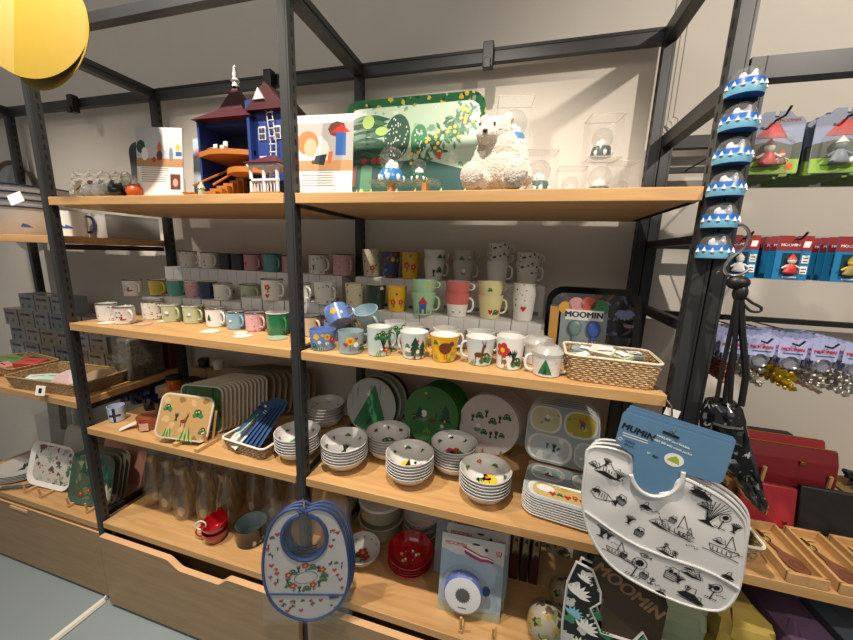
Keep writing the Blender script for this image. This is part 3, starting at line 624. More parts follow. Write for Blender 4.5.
# two-handled training cups with clear spouted lids
def sippy(st):
    t = thing('training_cup', (0, 0, 0), cat='cup'); b = vessel(MB(), .034, .039, .06, CERP)
    f = cyl(.034, .039, .06)
    for s in st: stamp(b, *s, f)
    put('body', b, t)
    for s in (0, 180): put('handle', MB().tube(handle_pts(.037, .008, .05, .02), [.0038]*9, CERP, 8, RZ(s)), t)
    lid = MB().lathe([(.0405, .054), (.041, .062), (.037, .066), (.03, .076), (.024, .079), (0, .079)], CLEAR('milky_lid', '#e8e6e2', .3, .2, .42), 28)
    lid.loft([[(x*.9+.0, y-.008, .077) for x, y in rrect(.03, .018, .008)], [(x*.7, y*.8-.014, .09) for x, y in rrect(.03, .018, .008)], [(x*.5, y*.5-.02, .1) for x, y in rrect(.03, .018, .008)]], MATS['milky_lid'])
    put('lid', lid, t); return t
cupat(sippy((('tent', -.008, .028, .022), ('dots', .02, .04, .004))), 545, 378, Z2, .034, 8, 'white two-handled training cup with green tent and clear lid, in front', GP)
t = sippy((('tent', 0, .03, .01),)); cupat(t, 546, 361, Z2, .034, 12, 'white two-handled training cup with clear lid, standing behind', GP); t.location.y = .15; t.location.x = 1.702
# ------------------------------------------------------------------ top shelf
def ball(mb, c, r, mat, sx=1, sy=1, sz=1, seg=16, rings=10, X=None):
    X0 = T(*c) @ Matrix.Diagonal((sx, sy, sz, 1)); X0 = X @ X0 if X is not None else X0
    return mb.lathe([(r*math.sin(PI*k/rings), -r*math.cos(PI*k/rings)) for k in range(rings+1)], mat, seg, X0)
FOIL = CLEAR('silver_foil_film', '#f3ead8', .45, .18, .55)
FOILM = M('crumpled_foil', '#cfc6b4', .28, .75, .25, bump=1, scale=70)
for i, (x, lean) in enumerate(((.068, -8), (.10, -20), (.128, -27), (.156, -32), (.182, -40))):
    b = MB(); pts = rrect(.066, .095, .012)
    b.loft([[(p[0]*.96, -.004, p[1]*.96+.049) for p in pts], [(p[0], 0, p[1]+.049) for p in pts], [(p[0]*.96, .004, p[1]*.96+.049) for p in pts]], FOILM)
    b.fill(rrect(.036, .05, .006), (M('cream_insert', '#d8c8a6', .6), M('rust_insert', '#9a6a4a', .6), M('pale_insert', '#cfc9bb', .6), M('olive_insert', '#7c7250', .6), M('pale_insert'))[i], X=T(0, -.0045, .038) @ UP); b.stroke([(-.012, -.01), (0, .012), (.013, -.004)], .004, pc('n'), X=T(0, -.005, .038) @ UP)
    put('wrapped_packet', b, None, (x-.005, .06+.012*i, Z1+.004*i), (-6, 10+6*i, 35+3*i), 'small foil-wrapped packet leaning in the row at left end of top shelf', 'packet', 'wrapped packets at the left of the top shelf')
put('display_box', MB().span((0, 0, 0), (.13, .10, .10), ACR), None, (.225, .135, Z1), (0, 0, 0), 'empty clear acrylic box behind the round animal shakers', 'box')
def shaker(mat):
    t = thing('animal_shaker', (0, 0, 0), cat='shaker'); b = MB().lathe([(0, 0), (.013, 0), (.022, .008), (.0265, .02), (.025, .032), (.016, .043), (0, .047)], mat, 20); put('body', b, t)
    for s in (-1, 1): put('ear', ball(MB(), (s*.011, 0, .044), .0055, mat, 1, .7, 1.5, 10, 6), t)
    put('hole_plate', MB().lathe([(.004, .0475), (0, .048)], BLK, 8), t); return t
for x, y, m_, lab in ((.150, .045, CERW, 'round white ceramic animal shaker, left one of the white pair'), (.203, .04, CERW, 'round white ceramic animal shaker, right one of the white pair'), (.276, .045, M('black_ceramic', '#141415', .2, coat=.5), 'round black ceramic animal shaker'), (.336, .06, M('orange_ceramic', '#c85a1e', .25, coat=.4), 'round orange ceramic animal shaker beside the photo card')):
    t = shaker(m_); t.location = (x, y, Z1); t.rotation_euler = (0, 0, .5); props(t, lab, 'shaker', 'round animal shakers on the top shelf')
for x, y, w_, h_, m_, lab in ((.065, .30, .085, .26, M('slate_case', '#3c3e40', .35), 'tall dark grey round-topped case behind the clear box'), (.155, .31, .085, .235, PAT('cream_case', '#b9b3a3', ['#8b8577', '#d0cabb'], 40, .3, .8), 'cream round-topped case beside the dark grey one')):
    poly = [(w_/2, 0), (w_/2, h_-w_/2)]+[(w_/2*math.cos(PI*k/12), h_-w_/2+w_/2*math.sin(PI*k/12)) for k in range(1, 12)]+[(-w_/2, h_-w_/2), (-w_/2, 0)]
    put('round_topped_case', MB().prism(poly, -.02, .02, m_, UP), None, (x, y, Z1), (0, 0, 12), lab, 'case', bevel=.006)
# photo cards
def photo_card(name, w_, h_, split, pic, loc, rot, lab, hair=False):
    t = thing(name, loc, rot, lab, 'sign'); b = MB().box((0, 0, h_/2), (w_, .003, h_), PAPER)
    X = T(-w_/2, -.0016, 0) @ UP
    for m_, poly in pic: b.fill([(x*w_, y*h_) for x, y in poly], m_, X=X, lift=.0002+.00005*len(b.f)/40)
    for k in range(7):      # lines of small unreadable print
        y = split-.08-k*.032*(1 if h_ > .15 else 1)
        if y < .07: break
        b.stroke([(.1*w_, y*h_), ((.62+.1*random.random())*w_, y*h_)], .0022, M('small_print', '#8a8884', .8), X=X, lift=.0003)
    put('card', b, t); put('foot', MB().box((0, .03, .002), (w_*.8, .05, .003), ACR), t); return t
sky = M('photo_pale_backdrop', '#c9ccd0', .5); tbl = M('photo_table', '#b88a5c', .5)
photo_card('photo_card', .16, .232, .5, [(sky, [(0, .5), (1, .5), (1, 1), (0, 1)]), (tbl, [(0, .44), (1, .44), (1, .56), (0, .56)]), (pc('d'), circ(.1, .1, .72, 8)), (pc('w'), circ(.075, .18, .62, 10, 1, 1.3)), (pc('o'), circ(.05, .5, .7, 8, .9, 2)), (pc('w'), circ(.07, .62, .78, 8, .8, 1.6)), (pc('n'), circ(.07, .5, .6, 8)), (pc('m'), circ(.06, .75, .62, 8, .8, 1.7)), (pc('b'), [(.85, .6), (.98, .6), (.98, .66), (.85, .66)]), (pc('y'), circ(.05, .9, .72, 6)), (pc('r'), circ(.045, .38, .54, 6)), (pc('n'), [(.72, .12), (.94, .12), (.94, .34), (.72, .34)]), (pc('p'), circ(.06, .83, .22, 7))],
           (.418, .085, Z1+.006), (-6, 0, 14), 'white card with a photo of ceramic shakers standing on top shelf')
hairm = M('photo_hair', '#b5773f', .6); skin = M('photo_skin', '#d9a684', .6)
t = photo_card('photo_card', .178, .228, .4, [(M('photo_grey_room', '#a9a6a2', .5), [(0, .33), (1, .33), (1, .9), (0, .9)]), (M('photo_light_cloth', '#d5cfc8', .5), circ(.3, .3, .55, 12, 1, .7)), (tbl, [(0, .31), (1, .31), (1, .44), (0, .44)]), (hairm, circ(.2, .2, .66, 12, 1, .75)), (skin, circ(.12, .25, .6, 10)), (M('photo_dark_shirt', '#1d2a30', .6), [(.35, .5), (.55, .52), (.5, .38), (.3, .4)]), (pc('n'), circ(.16, .72, .82, 8, 1, .6)), (pc('b'), [(.7, .5), (.88, .5), (.88, .78), (.7, .78)]), (pc('r'), [(.6, .78), (.95, .78), (.8, .88)]), (pc('o'), [(.55, .4), (.62, .4), (.66, .55), (.58, .55)]), (pc('n'), circ(.03, .3, .42, 6))],
           (1.052, .085, Z1+.005), (-5, 0, 4), 'white photo card of a child with toy house, right of the middle post')
for u, v, y, w_, h_, lab in ((203, 188, .3, .1, .27, 'pale blue leaflet standing behind the toy house'), ):
    p = on(u, v, y); b = MB().box((0, 0, h_/2), (w_, .003, h_), M('pale_blue_card', '#b9c9d6', .6)); b.fill(circ(.02, -.02, h_*.8, 8), pc('p'), X=T(0, -.0016, 0) @ UP)
    put('leaflet', b, None, (p.x, y, Z1), (-4, 0, 0), lab, 'leaflet')
# toy house (plain generic one)
BL = M('toy_blue', '#20397f', .45); MR = M('toy_maroon', '#4a1620', .4); OR = M('toy_orange_wood', '#b5702e', .4); NV = M('toy_navy', '#22304f', .6); BRN = M('toy_brown', '#7a4a24', .5); TW = M('toy_white', '#d8d5d2', .4)
h = thing('toy_house', (.70, .15, Z1), (0, 0, 0), 'blue wooden toy house with maroon pointed roof, balconies and stairs', 'toy house'); h.scale = (1.02, 1, 1.1)
b = MB(); b.span((-.14, .10, 0), (.07, .108, .235), NV).span((-.148, -.02, 0), (-.14, .108, .235), BL).span((.06, -.03, 0), (.07, .108, .235), BL).span((-.14, 0, 0), (.07, .108, .006), BL).span((-.14, -.0, .22), (.07, .108, .235), BL)
b.span((-.12, .096, .03), (-.08, .1, .08), pc('y')).span((-.01, .096, .10), (.03, .1, .15), M('toy_grey_window', '#8e96a6', .5)); put('open_room', b, h)
put('floor_plate', MB().prism([(-.15, .1), (-.15, -.02)]+[(-.15+.22*k/10, -.02-.035*math.sin(PI*k/10)) for k in range(1, 10)]+[(.07, -.02), (.07, .1)], .128, .142, OR), h, bevel=.002)
put('balcony', MB().prism([(-.03, .02), (-.03, -.03)]+[(-.03+.14*k/10, -.03-.03*math.sin(PI*k/10)) for k in range(1, 10)]+[(.11, -.03), (.11, .02)], .075, .09, OR), h, bevel=.002)
put('roof', MB().loft([[(-.155, -.035, .232), (.08, -.035, .232), (.08, .115, .232), (-.155, .115, .232)], [(-.085, .01, .27), (.01, .01, .27), (.01, .08, .27), (-.085, .08, .27)], [(-.043, .04, .345), (-.033, .04, .345), (-.033, .045, .345), (-.043, .045, .345)]], MR, smooth=False), h)
put('finial', MB().lathe([(.012, .34), (.009, .352), (.014, .357), (.007, .365), (.009, .375), (.005, .388), (.007, .394), (0, .402)], TW, 14, T(-.038, .042, 0)), h)
b = MB().span((.07, -.01, 0), (.19, .108, .245), BL).span((.03, .0, .245), (.09, .1, .285), BL)
for x, z in ((.10, .17), (.10, .09), (.155, .17)):
    b.span((x-.013, -.013, z), (x+.013, -.0102, z+.036), TW)
    for i in (0, 1):
        for j in (0, 1): b.span((x-.010+i*.011, -.0145, z+.003+j*.016), (x-.001+i*.011, -.0135, z+.015+j*.016), NV)
put('tower', b, h)
put('gable_roof', MB().prism([(.055, .245), (.205, .245), (.13, .315)], -.13, .03, MR, UP), h)
d = MB().prism([(.09, .27), (.13, .27), (.11, .30)], .0, .035, TW, T(0, -.0, 0) @ UP); put('dormer', d, h)
put('chimney', MB().lathe([(.006, .30), (.006, .325), (.011, .335), (.009, .342), (0, .342)], METAL, 10, T(.03, .07, -.02)), h)
put('door', MB().span((-.005, .088, .0), (.05, .098, .062), TW).span((.001, .085, .0), (.044, .089, .055), BRN), h)
s = MB()
for k in range(7): s.span((-.105+.008*k, -.085+.02*k, 0), (-.05+.004*k, -.066+.02*k, .011*(k+1)), OR)
for xx in (-.108, -.03): s.tube([(xx, -.088, .035), (xx+.045*(1 if xx < -.05 else 0), .05, .115)], .003, OR, 6)
put('stairs', s, h)
s = MB()
for x in (.13, .15): s.tube([(x, -.02, .04), (x+.004, -.018, .16), (x-.01, -.016, .26)], .0014, TAG, 6)
for k in range(10): s.tube([(.13, -.02, .05+k*.021), (.151, -.02, .05+k*.021)], .0014, TAG, 5)
put('rope_ladder', s, h)
g = MB(); 
for k in range(9): g.box((-.045+k*.01125, -.045, .022), (.0025, .0025, .04), TW).box((-.045, -.045+k*.01, .022), (.0025, .0025, .04), TW)
for x, y in ((-.045, -.045), (.045, -.045), (0, -.045), (-.045, .04), (.045, .04)): g.tube([(x, y, 0), (x, y, .085)], [.005, .005], TW, 8)
g.span((-.05, -.05, .038), (.05, -.041, .044), TW).span((-.05, -.05, .038), (-.041, .045, .044), TW).span((-.05, -.05, .08), (.05, .045, .086), TW); g.span((-.05, -.05, 0), (.05, .045, .008), OR)
pv = thing('toy_pavilion', (.895, .070, Z1), (0, 0, 0), 'small white toy pavilion with maroon roof beside the toy house', 'toy'); put('railing', g, pv)
put('roof', MB().loft([[(-.06, -.06, .086), (.06, -.06, .086), (.06, .055, .086), (-.06, .055, .086)], [(-.008, -.006, .118), (.008, -.006, .118), (.008, .006, .118), (-.008, .006, .118)]], MR, smooth=False), pv)
for dx, dz, dy, lab in ((-.06, .142, .12, 'table'), ): pass
tt = MB(); tt.box((0, 0, .008), (.036, .02, .003), BRN)
for sx in (-1, 1): tt.box((sx*.014, 0, .0035), (.003, .016, .007), BRN)
put('toy_table', tt, None, (.615, .13, Z1+.1565), (0, 0, 10), 'tiny brown toy table on the upper floor of the toy house', 'toy')
for x, y, z, lab in ((.592, .15, .1565, 'tiny white toy chair at left on upper toy house floor'), (.655, .13, .1565, 'tiny white toy armchair at right on upper toy house floor'), (.755, .13, .0995, 'tiny white toy chair on the toy house balcony')):
    c = MB().box((0, 0, .009), (.018, .018, .018), TW).box((0, .008, .022), (.018, .004, .024), TW); put('toy_chair', c, None, (x, y, Z1+z), (0, 0, 0), lab, 'toy', bevel=.002)
c = MB(); c.loft([[(-.022, 0, .004), (0, -.008, .002), (.022, 0, .004), (0, .008, .002)], [(-.03, 0, .014), (0, -.012, .012), (.03, 0, .014), (0, .012, .012)]], OR, smooth=False)
put('toy_boat', c, None, (.598, .045, Z1), (0, 0, 20), 'tiny orange toy boat left of the toy stairs', 'toy')
c = MB().lathe([(0, 0), (.009, 0), (.011, .01), (.008, .024), (.012, .026), (0, .05)], SAGE, 12); put('toy_tree', c, None, (.635, .05, Z1), (0, 0, 0), 'tiny green pointed toy tree in front of toy stairs', 'toy')
# green art tray
def rim_tray(w_, h_, r, d, face, rimm, back=None, lip=.018):
    b = MB(); N_ = 6
    R0 = [(x, y, d) for x, y in rrect(w_, h_, r, N_)]; R1 = [(x, y, d-.003) for x, y in rrect(w_-.008, h_-.008, r, N_)]; R2 = [(x, y, .003) for x, y in rrect(w_-lip*2, h_-lip*2, r*.75, N_)]
    B0 = [(x, y, d-.002) for x, y in rrect(w_, h_, r, N_)]; B1 = [(x, y, 0) for x, y in rrect(w_-lip*2+.004, h_-lip*2+.004, r*.75, N_)]
    b.loft([B1, B0, R0, R1, R2], rimm, cap0=True, cap1=True, capm=face); return b
LEAFM = PAT('dark_foliage', '#16402d', ['#1f5a3a', '#2d6b45', '#0f2c20'], 60, .42, 1.2, cover=.8, rough=.25); PALEF = PAT('pale_sage_art', '#a9bda6', ['#8fae90', '#c4ccb8', '#6c9478'], 34, .4, 1, cover=.6, rough=.25)
b = rim_tray(.475, .325, .05, .018, PALEF, PAT('tray_rim_green', '#2f6a47', ['#1c4a34', '#8fae90', '#c9b84a'], 45, .4, .6, cover=.7, rough=.25))
lf = lambda z=.0034: (lambda x, y: (x, y, z))
b.fill([(-.21, -.135), (-.06, -.135), (.21, -.135), (.21, -.06), (.05, -.02), (-.2, -.03)], M('teal_ground', '#1d4a44', .3), lf(.0034))
for cx, cy, w_, hh, m_ in ((-.145, -.06, .022, .17, pc('m')), ): b.fill([(cx-w_, -.13), (cx+w_, -.13), (cx+w_*.8, .04), (cx-w_*.8, .04)], M('trunk_green', '#4f8363', .3), lf(.0036))
rnd = random.Random(3)
for k in range(16):     # layered fronds at the left
    for sgn in (-1, 1):
        y0 = .12-.008*k*1.2; b.fill(leaf(.075+.02*rnd.random(), .009, PI/2+sgn*(1.6+.3*rnd.random()), -.15+sgn*.01, y0-.0*k), pc('d') if k % 2 else M('frond', '#2a6a45', .3), lf(.0038+.0001*k))
b.fill(circ(.022, -.15, .10, 10), pc('e'), lf(.0056)); b.fill(circ(.018, -.10, .07, 10, 1.3, .8), pc('e'), lf(.0056))
for cx, cy, rx, ry, m_, nd in ((-.045, .05, .045, .07, 'd', 40), (.03, .04, .028, .045, 'g', 22)):
    b.fill(circ(1, cx, cy, 18, rx, ry), pc(m_), lf(.0040))
    for k in range(nd):
        a = rnd.random()*2*PI; q = rnd.random()**.5*.88; b.fill(circ(.0022, cx+rx*q*math.cos(a), cy+ry*q*math.sin(a), 5, .8, 1.7), pc('w'), lf(.0044))
for k in range(110):    # leafy diagonal bush
    tt_ = rnd.random(); x = .03+.17*tt_+rnd.uniform(-.035, .035)*(1.2-tt_*.5); y = -.02+.13*tt_+rnd.uniform(-.03, .035); b.fill(leaf(.026, .004, rnd.uniform(0, 6.28), x, y), (pc('d'), pc('g'), M('frond'))[k % 3], lf(.0040+.00001*k))
for k in range(24):
    tt_ = rnd.random(); x = .03+.17*tt_+rnd.uniform(-.03, .03); y = -.02+.13*tt_+rnd.uniform(-.025, .03); b.fill(circ(.0055, x, y, 8), pc('y'), lf(.0054))
for k in range(14): b.fill(leaf(.03, .004, 1.2+.5*rnd.random(), rnd.uniform(-.2, .2), -.135), (pc('w'), pc('e'), pc('y'))[k % 3], lf(.0050+.00002*k))
for x in (-.155, -.12, -.10, .1): b.fill(circ(.010, x, -.02+.01*(x > 0), 8), pc('r'), lf(.0054))
b.fill([(-.2, -.1), (-.18, -.1), (-.18, -.03), (-.2, -.03)], pc('n'), lf(.0054))
b.v = [(x*1.05, y*1.12, z) for x, y, z in b.v]
tr = put('serving_tray', b, None, (1.238, .32, Z1+.178), (80, 0, 0), 'large green rectangular tray printed with trees, leaning at the back of top shelf', 'tray')
# snow globes
FIGW = M('snow_white_figure', '#e8e6e4', .6)
def globe_parts(t, r, basem, dome=MATS['clear_glass'], flat=False):
    z0 = r*.9
    b = MB().lathe([(0, 0), (r*1.02, 0), (r*1.05, r*.25), (r*.85, z0), (0, z0)], basem, 24, mats=[basem, MATS['clear_glass'] if 0 else basem, basem, FIGW])
    for k in range(7):
        a = 2*PI*k/7+.3; ball(b, (r*.98*math.cos(a), r*.98*math.sin(a), r*.22), r*.2, FIGW, 1, 1, 1.4, 8, 5)
    put('base', b, t)
    b = MB()
    for k, (x, y, s_) in enumerate(((0, 0, 1), (.35, .1, .8), (-.3, .05, .75), (.05, -.3, .6))): ball(b, (x*r, y*r, z0+r*.35*s_), r*.33*s_, FIGW, 1, 1, 1.5, 10, 7)
    put('snow_scene', b, t)
    put('glass_dome', ball(MB(), (0, 0, z0+r*.82), r, MATS['clear_glass'], seg=28, rings=18), t)
BG = PAT('blue_globe_base', '#2f7fc4', ['#bfe0f0', '#1c4f9a', '#e6f2f6'], 90, .34, .4, cover=.5); GG = PAT('green_globe_base', '#1f5a48', ['#dfe4da', '#12382e'], 110, .3, .4, cover=.5)
st = thing('display_stand', (1.30, .105, Z1), (0, 0, 2), 'low clear acrylic stand under two snow globes', 'stand')
put('top_plate', MB().prism(rrect(.2, .07, .01), .036, .044, ACR), st)
for x in (-.04, .06): put('leg', MB().prism(rrect(.014, .04, .003), 0, .036, M('tan_wood_leg', '#b98a55', .5), T(x, 0, 0)), st)
for x, r, m_, lab in ((1.258, .034, BG, 'larger snow globe with bright blue base on the clear stand'), (1.340, .021, GG, 'smaller snow globe with green and white base on the clear stand')):
    t = thing('snow_globe', (x, .105, Z1+.0445), (0, 0, 0), lab, 'snow globe', 'snow globes on the clear stand'); globe_parts(t, r, m_)
def boxed(x, y, z, w_, h_, r, m_, lab, rz=8):
    t = thing('boxed_snow_globe', (x, y, z), (0, 0, rz), lab, 'snow globe', 'snow globes in clear boxes on the top shelf'); globe_parts(t, r, m_)
    for o in t.children: o.location.z = h_*.12
    put('clear_box', MB().span((-w_/2, -w_*.4, 0), (w_/2, w_*.4, h_), FILM), t)
    put('box_edge', MB().tube([(-w_/2, -w_*.4, h_), (w_/2, -w_*.4, h_), (w_/2, w_*.4, h_), (-w_/2, w_*.4, h_)], .0009, FOIL, 5, closed=True), t)
boxed(1.583, .215, Z1+.135, .095, .135, .036, BG, 'snow globe with blue base in a clear box, high behind the plush bear')
put('clear_carton', MB().span((-.05, -.045, 0), (.05, .045, .1345), FILM), None, (1.583, .215, Z1), (0, 0, 8), 'clear plastic carton hidden behind the plush bear, carrying a boxed globe', 'box')
boxed(1.66, .135, Z1, .082, .112, .030, GG, 'boxed snow globe standing just right of the plush bear')
GR = PAT('dark_green_globe_base', '#173f3a', ['#e6e6e2', '#173f3a'], 110, .3, .3, cover=.5)
boxed(1.823, .25, Z1+.113, .085, .112, .027, GR, 'boxed snow globe with dark green base on top of the cluster')
boxed(1.823, .22, Z1, .08, .112, .030, GR, 'boxed snow globe with dark green base, front middle of the cluster')
boxed(1.752, .25, Z1, .075, .098, .024, GR, 'boxed snow globe at left of the cluster', 4)
boxed(1.890, .28, Z1, .07, .115, .02, GR, 'boxed snow globe at right of the cluster', 12)
# white plush bear
PL = M('white_plush', '#d2c9bb', .95, var=.05, bump=1, scale=240, sheen=.6)
b = MB(); ball(b, (0, 0, .062), .062, PL, 1, .85, 1.0); ball(b, (0, -.005, .108), .047, PL, 1, .9, 1.1); ball(b, (-.018, -.008, .148), .045, PL, 1.0, .92, .95); ball(b, (-.03, -.043, .136), .025, PL, 1.1, 1, .85)
for s_, x in ((-1, -.05), (1, .012)): ball(b, (x, .002, .186), .0145, PL, 1, .6, 1)
for s_ in (-1, 1):
    for k in range(7): q = k/6; ball(b, (s_*(.044+.026*q), -.012-.02*q, .11-.075*q), .021-.002*q, PL, seg=12, rings=8)
    for k in range(6): q = k/5; ball(b, (s_*(.034+.018*q), -.02-.062*q, .027), .026, PL, seg=12, rings=8)
    ball(b, (s_*.053, -.088, .033), .029, PL, 1, .7, 1.15, 12, 8)
pt = thing('plush_bear', (1.562, .105, Z1+.004), (0, 0, -6), 'white fluffy plush bear sitting on the top shelf', 'plush toy')
o = put('body', b, pt); m_ = o.modifiers.new('r', 'REMESH'); m_.mode = 'VOXEL'; m_.voxel_size = .0035; m_.use_smooth_shade = True
tx = bpy.data.textures.new('fuzz', 'CLOUDS'); tx.noise_scale = .006; m_ = o.modifiers.new('d', 'DISPLACE'); m_.texture = tx; m_.strength = .005; m_.mid_level = .5
for x in (-.048, -.012): put('eye', ball(MB(), (x, -.052 if x < -.03 else -.050, .160), .0032, BLK, seg=8, rings=6), pt)
put('nose', ball(MB(), (-.030, -.069, .139), .005, BLK, 1.3, .7, .9, 10, 6), pt)
put('fabric_label', MB().box((.075, -.02, .03), (.022, .002, .034), PAPER, RY(20)), pt)

# ------------------------------------------------------------------ right end of the mug shelf
def wicker_basket(w_, d_, h_, flare=1.12, rimm=None, name='wicker_basket', mat=None):
    """woven tray basket: rows of weavers bulging in and out round upright stakes"""
    t = thing(name, (0, 0, 0), cat='basket'); W = mat or WICKER(); b = MB(); n = max(4, int(h_/.0052))
    def ring(z, off):
        k = 1/flare+(1-1/flare)*z/h_; per = []; base_ = rrect(w_*k, d_*k, .02, 3); P = []
        for i in range(len(base_)):
            a = Vector((*base_[i], 0)); c = Vector((*base_[(i+1) % len(base_)], 0)); L_ = (c-a).length; m = max(1, round(L_/.009))
            for j in range(m): P.append(a.lerp(c, j/m))
        out = []
        for i, p in enumerate(P): nn = p.normalized(); out.append((p.x+nn.x*.0013*(1 if (i+off) % 2 else -1), p.y+nn.y*.0013*(1 if (i+off) % 2 else -1), z))
        return out
    for r in range(n): b.tube(ring(.003+r*h_/n, r), .0029, W, 5, closed=True)
    put('woven_wall', b, t)
    k = 1/flare; put('bottom', MB().prism(rrect(w_*k, d_*k, .02), 0, .003, W), t)
    put('rim', MB().tube([(x, y, h_) for x, y in rrect(w_, d_, .02, 4)], .0038, rimm or W, 6, closed=True), t); return t
CW = M('pale_rim', '#d9cdb4', .6)
t = wicker_basket(.212, .14, .066, rimm=CW); t.location = (1.872, .088, Z2); t.rotation_euler = (0, 0, R_(-3)); props(t, 'light wicker basket of wrapped parcels at right end of mug shelf', 'basket')
def parcel(w_, d_, m_, seed, label_=True):
    r = random.Random(seed); pts = rrect(w_, d_, .012, 4); b = MB(); J = lambda z, k: [(x*k+r.uniform(-.003, .003), y*k+r.uniform(-.003, .003), z+r.uniform(-.002, .002)) for x, y in pts]
    b.loft([J(.004, .8), J(.010, 1), J(.016, .95), J(.022, .7)], BAG); b.prism(rrect(w_*.7, d_*.6, .006), .006, .014, m_)
    if label_: b.box((w_*.1, 0, .0185), (w_*.4, d_*.3, .001), PAPER, RZ(r.uniform(-30, 30)))
    return b
for i, (x, y, z, rz, rx, m_, lab) in enumerate(((1.80, .07, .03, 20, 18, SAGE, 'clear-wrapped green parcel in wicker basket, left'), (1.86, .10, .045, -35, 22, TAG, 'clear-wrapped parcel with wooden spoon in the middle of wicker basket'), (1.90, .085, .04, -55, 14, M('pale_green_cloth', '#b7c2a2', .7), 'clear-wrapped pale green parcel in wicker basket, right'), (1.93, .12, .035, 15, 10, GREYB, 'clear-wrapped parcel at back right of wicker basket'), (1.82, .13, .035, -10, 12, GREYB, 'clear-wrapped grey parcel at back left of wicker basket'))):
    put('wrapped_parcel', parcel(.085, .055, m_, i), None, (x, y, Z2+z+.012), (rx, 0, rz), lab, 'parcel', 'wrapped parcels in the wicker basket')
NIGHT = PAT('night_garden_print', '#15161c', ['#2a2e48', '#3a2c22', '#55433a', '#1d2a2a', '#6a4a30'], 26, .42, 1.6, cover=.8, rough=.25)
b = rim_tray(.265, .215, .05, .014, NIGHT, M('near_black_rim', '#121318', .3))
for k in range(26):
    x, y = rnd.uniform(-.10, .10), rnd.uniform(-.075, .08); b.fill(leaf(rnd.uniform(.02, .04), rnd.uniform(.003, .007), rnd.uniform(0, 6.3), x, y), (M('art_slate', '#4a5372', .4), M('art_rust', '#8a4a26', .4), M('art_lilac', '#8088b4', .4), M('art_taupe', '#5b4a42', .4))[k % 4], lf(.0036+.00003*k))
for cx, cy in ((.09, .045), (-.1, .05)):
    for k in range(7): b.fill(leaf(.03, .008, -.4-k*.38, cx, cy), M('art_lilac') if cx > 0 else M('art_slate'), lf(.0046+.0001*k))
put('serving_tray', b, None, (1.852, .25, Z2+.110), (76, 0, 0), 'black rectangular tray with night garden print leaning behind the wicker basket', 'tray')
b = MB().box((0, 0, .085), (.125, .003, .17), M('grey_card', '#8d969b', .6)); X = T(0, -.0016, 0) @ UP
for cx, cy, r, c in ((-.052, .162, .018, '#d9a53a'), (-.022, .172, .022, '#d39a9c'), (.01, .176, .021, '#d05a3e'), (.04, .166, .024, '#3f7a56')): b.prism(circ(r, cx, cy, 16), -.0015, .0016, M('card_blob_'+c[1:], c, .6), UP)
b.fill([(-.05, .128), (.052, .128), (.052, .158), (-.05, .158)], PAPER, X=X, lift=.0006); b.text('MOOMIN', .0235, INK(), T(0, -.0028, .143) @ UP, bold=.045, spacing=1.05)
for k in range(4): b.fill(circ(.02, -.05+k*.034, .02+.01*(k % 2), 10), M('card_cloud', '#c9c9c6', .6), X=X, lift=.0004+.0001*k)
t = thing('spoon_card', (1.822, .180, Z2), (-8, 0, 0), 'grey card holding two baby spoons, coloured balloons on top', 'spoon set'); put('backing_card', b, t)
for x, c in ((-.022, '#6f8c84'), (.028, '#3f63b4')):
    m_ = M('spoon_'+c[1:], c, .35); b = MB(); ball(b, (x, -.008, .105), .019, m_, .95, .35, 1.25, 16, 10); b.loft([[(x+dx*w_, -.006+dy*.003, z) for dx, dy in ((-1, -1), (1, -1), (1, 1), (-1, 1))] for w_, z in ((.006, .095), (.0045, .07), (.006, .03), (.008, .008))], m_)
    put('spoon', b, t)
put('spoon_set_pack', MB().box((0, 0, .08), (.024, .018, .16), M('amber_pack', '#c9964a', .5)), None, (1.742, .200, Z2+.001), (-4, 0, 0), 'mustard topped narrow pack beside the spoon card', 'pack')
# ------------------------------------------------------------------ third shelf (bowls, plates, boards)
def ngon(mb, poly, mat, X=None, z=0): return mb.add([(x, y, z) for x, y in poly], [tuple(range(len(poly)))], mat, X)
MB.ngon = ngon
def bowl(body, pic=(), rimpic=(), r=.078, h=.046, r0=.036, inner=None, cat='bowl'):
    b = MB(); inner = inner or body
    b.lathe([(0, .0), (r0*.9, .0), (r0, .004), (r*.8, h*.42), (r*.93, h*.75), (r*.965, h*.9), (r+.0012, h-.001), (r+.001, h+.0008), (r-.001, h+.0008), (r*.945, h*.9), (r*.91, h*.75), (r*.775, h*.42), (r0-.002, .0062), (0, .0055)], body, 32, mats=[body]*8+[inner]*5)
    for kd, x, y, k in pic: stamp(b, kd, x, y, k*1.5, lambda a, c, z=0: (a, c, .0064+z+max(0, (math.hypot(a, c)-r0*.88))*.52))
    for kd, ang, t_, k in rimpic:
        def f(a, c, z=.0004, ang=ang, t_=t_):
            s = t_+c/(h*1.5); rr = r0+(r*.9-r0)*min(1, s)-.0012; zz = .009+(h*.70-.009)*min(1, s)**1.3+.0012; q = R_(ang)-a/rr; return (rr*math.cos(q), rr*math.sin(q), zz+z)
        stamp(b, kd, 0, 0, k, f)
    return b
def bowl_stack(u, v, z, n, mk, place_, r=.078, dz=.0100, tilt=-3, grp=None, desc='white bowl', topm=None):
    p = base(u, v, z, r*.8); me = mk(0).mesh('bowl'); top = (topm or mk)(1).mesh('bowl')
    for i in range(n):
        k = n-1-i
        o = bpy.data.objects.new('bowl', top if i == n-1 else me); COL.objects.link(o); o.location = (p.x, p.y, z+dz*i)
        o.rotation_euler = (R_(2.2 if i == n-1 and tilt > 0 else 0), 0, R_(20+random.uniform(-5, 5))); o.location.z += .0025*(i == n-1 and tilt > 0)
        lab = f'{desc} {place_}, {nth_down(k, n)}'; props(o, lab, 'bowl', grp)
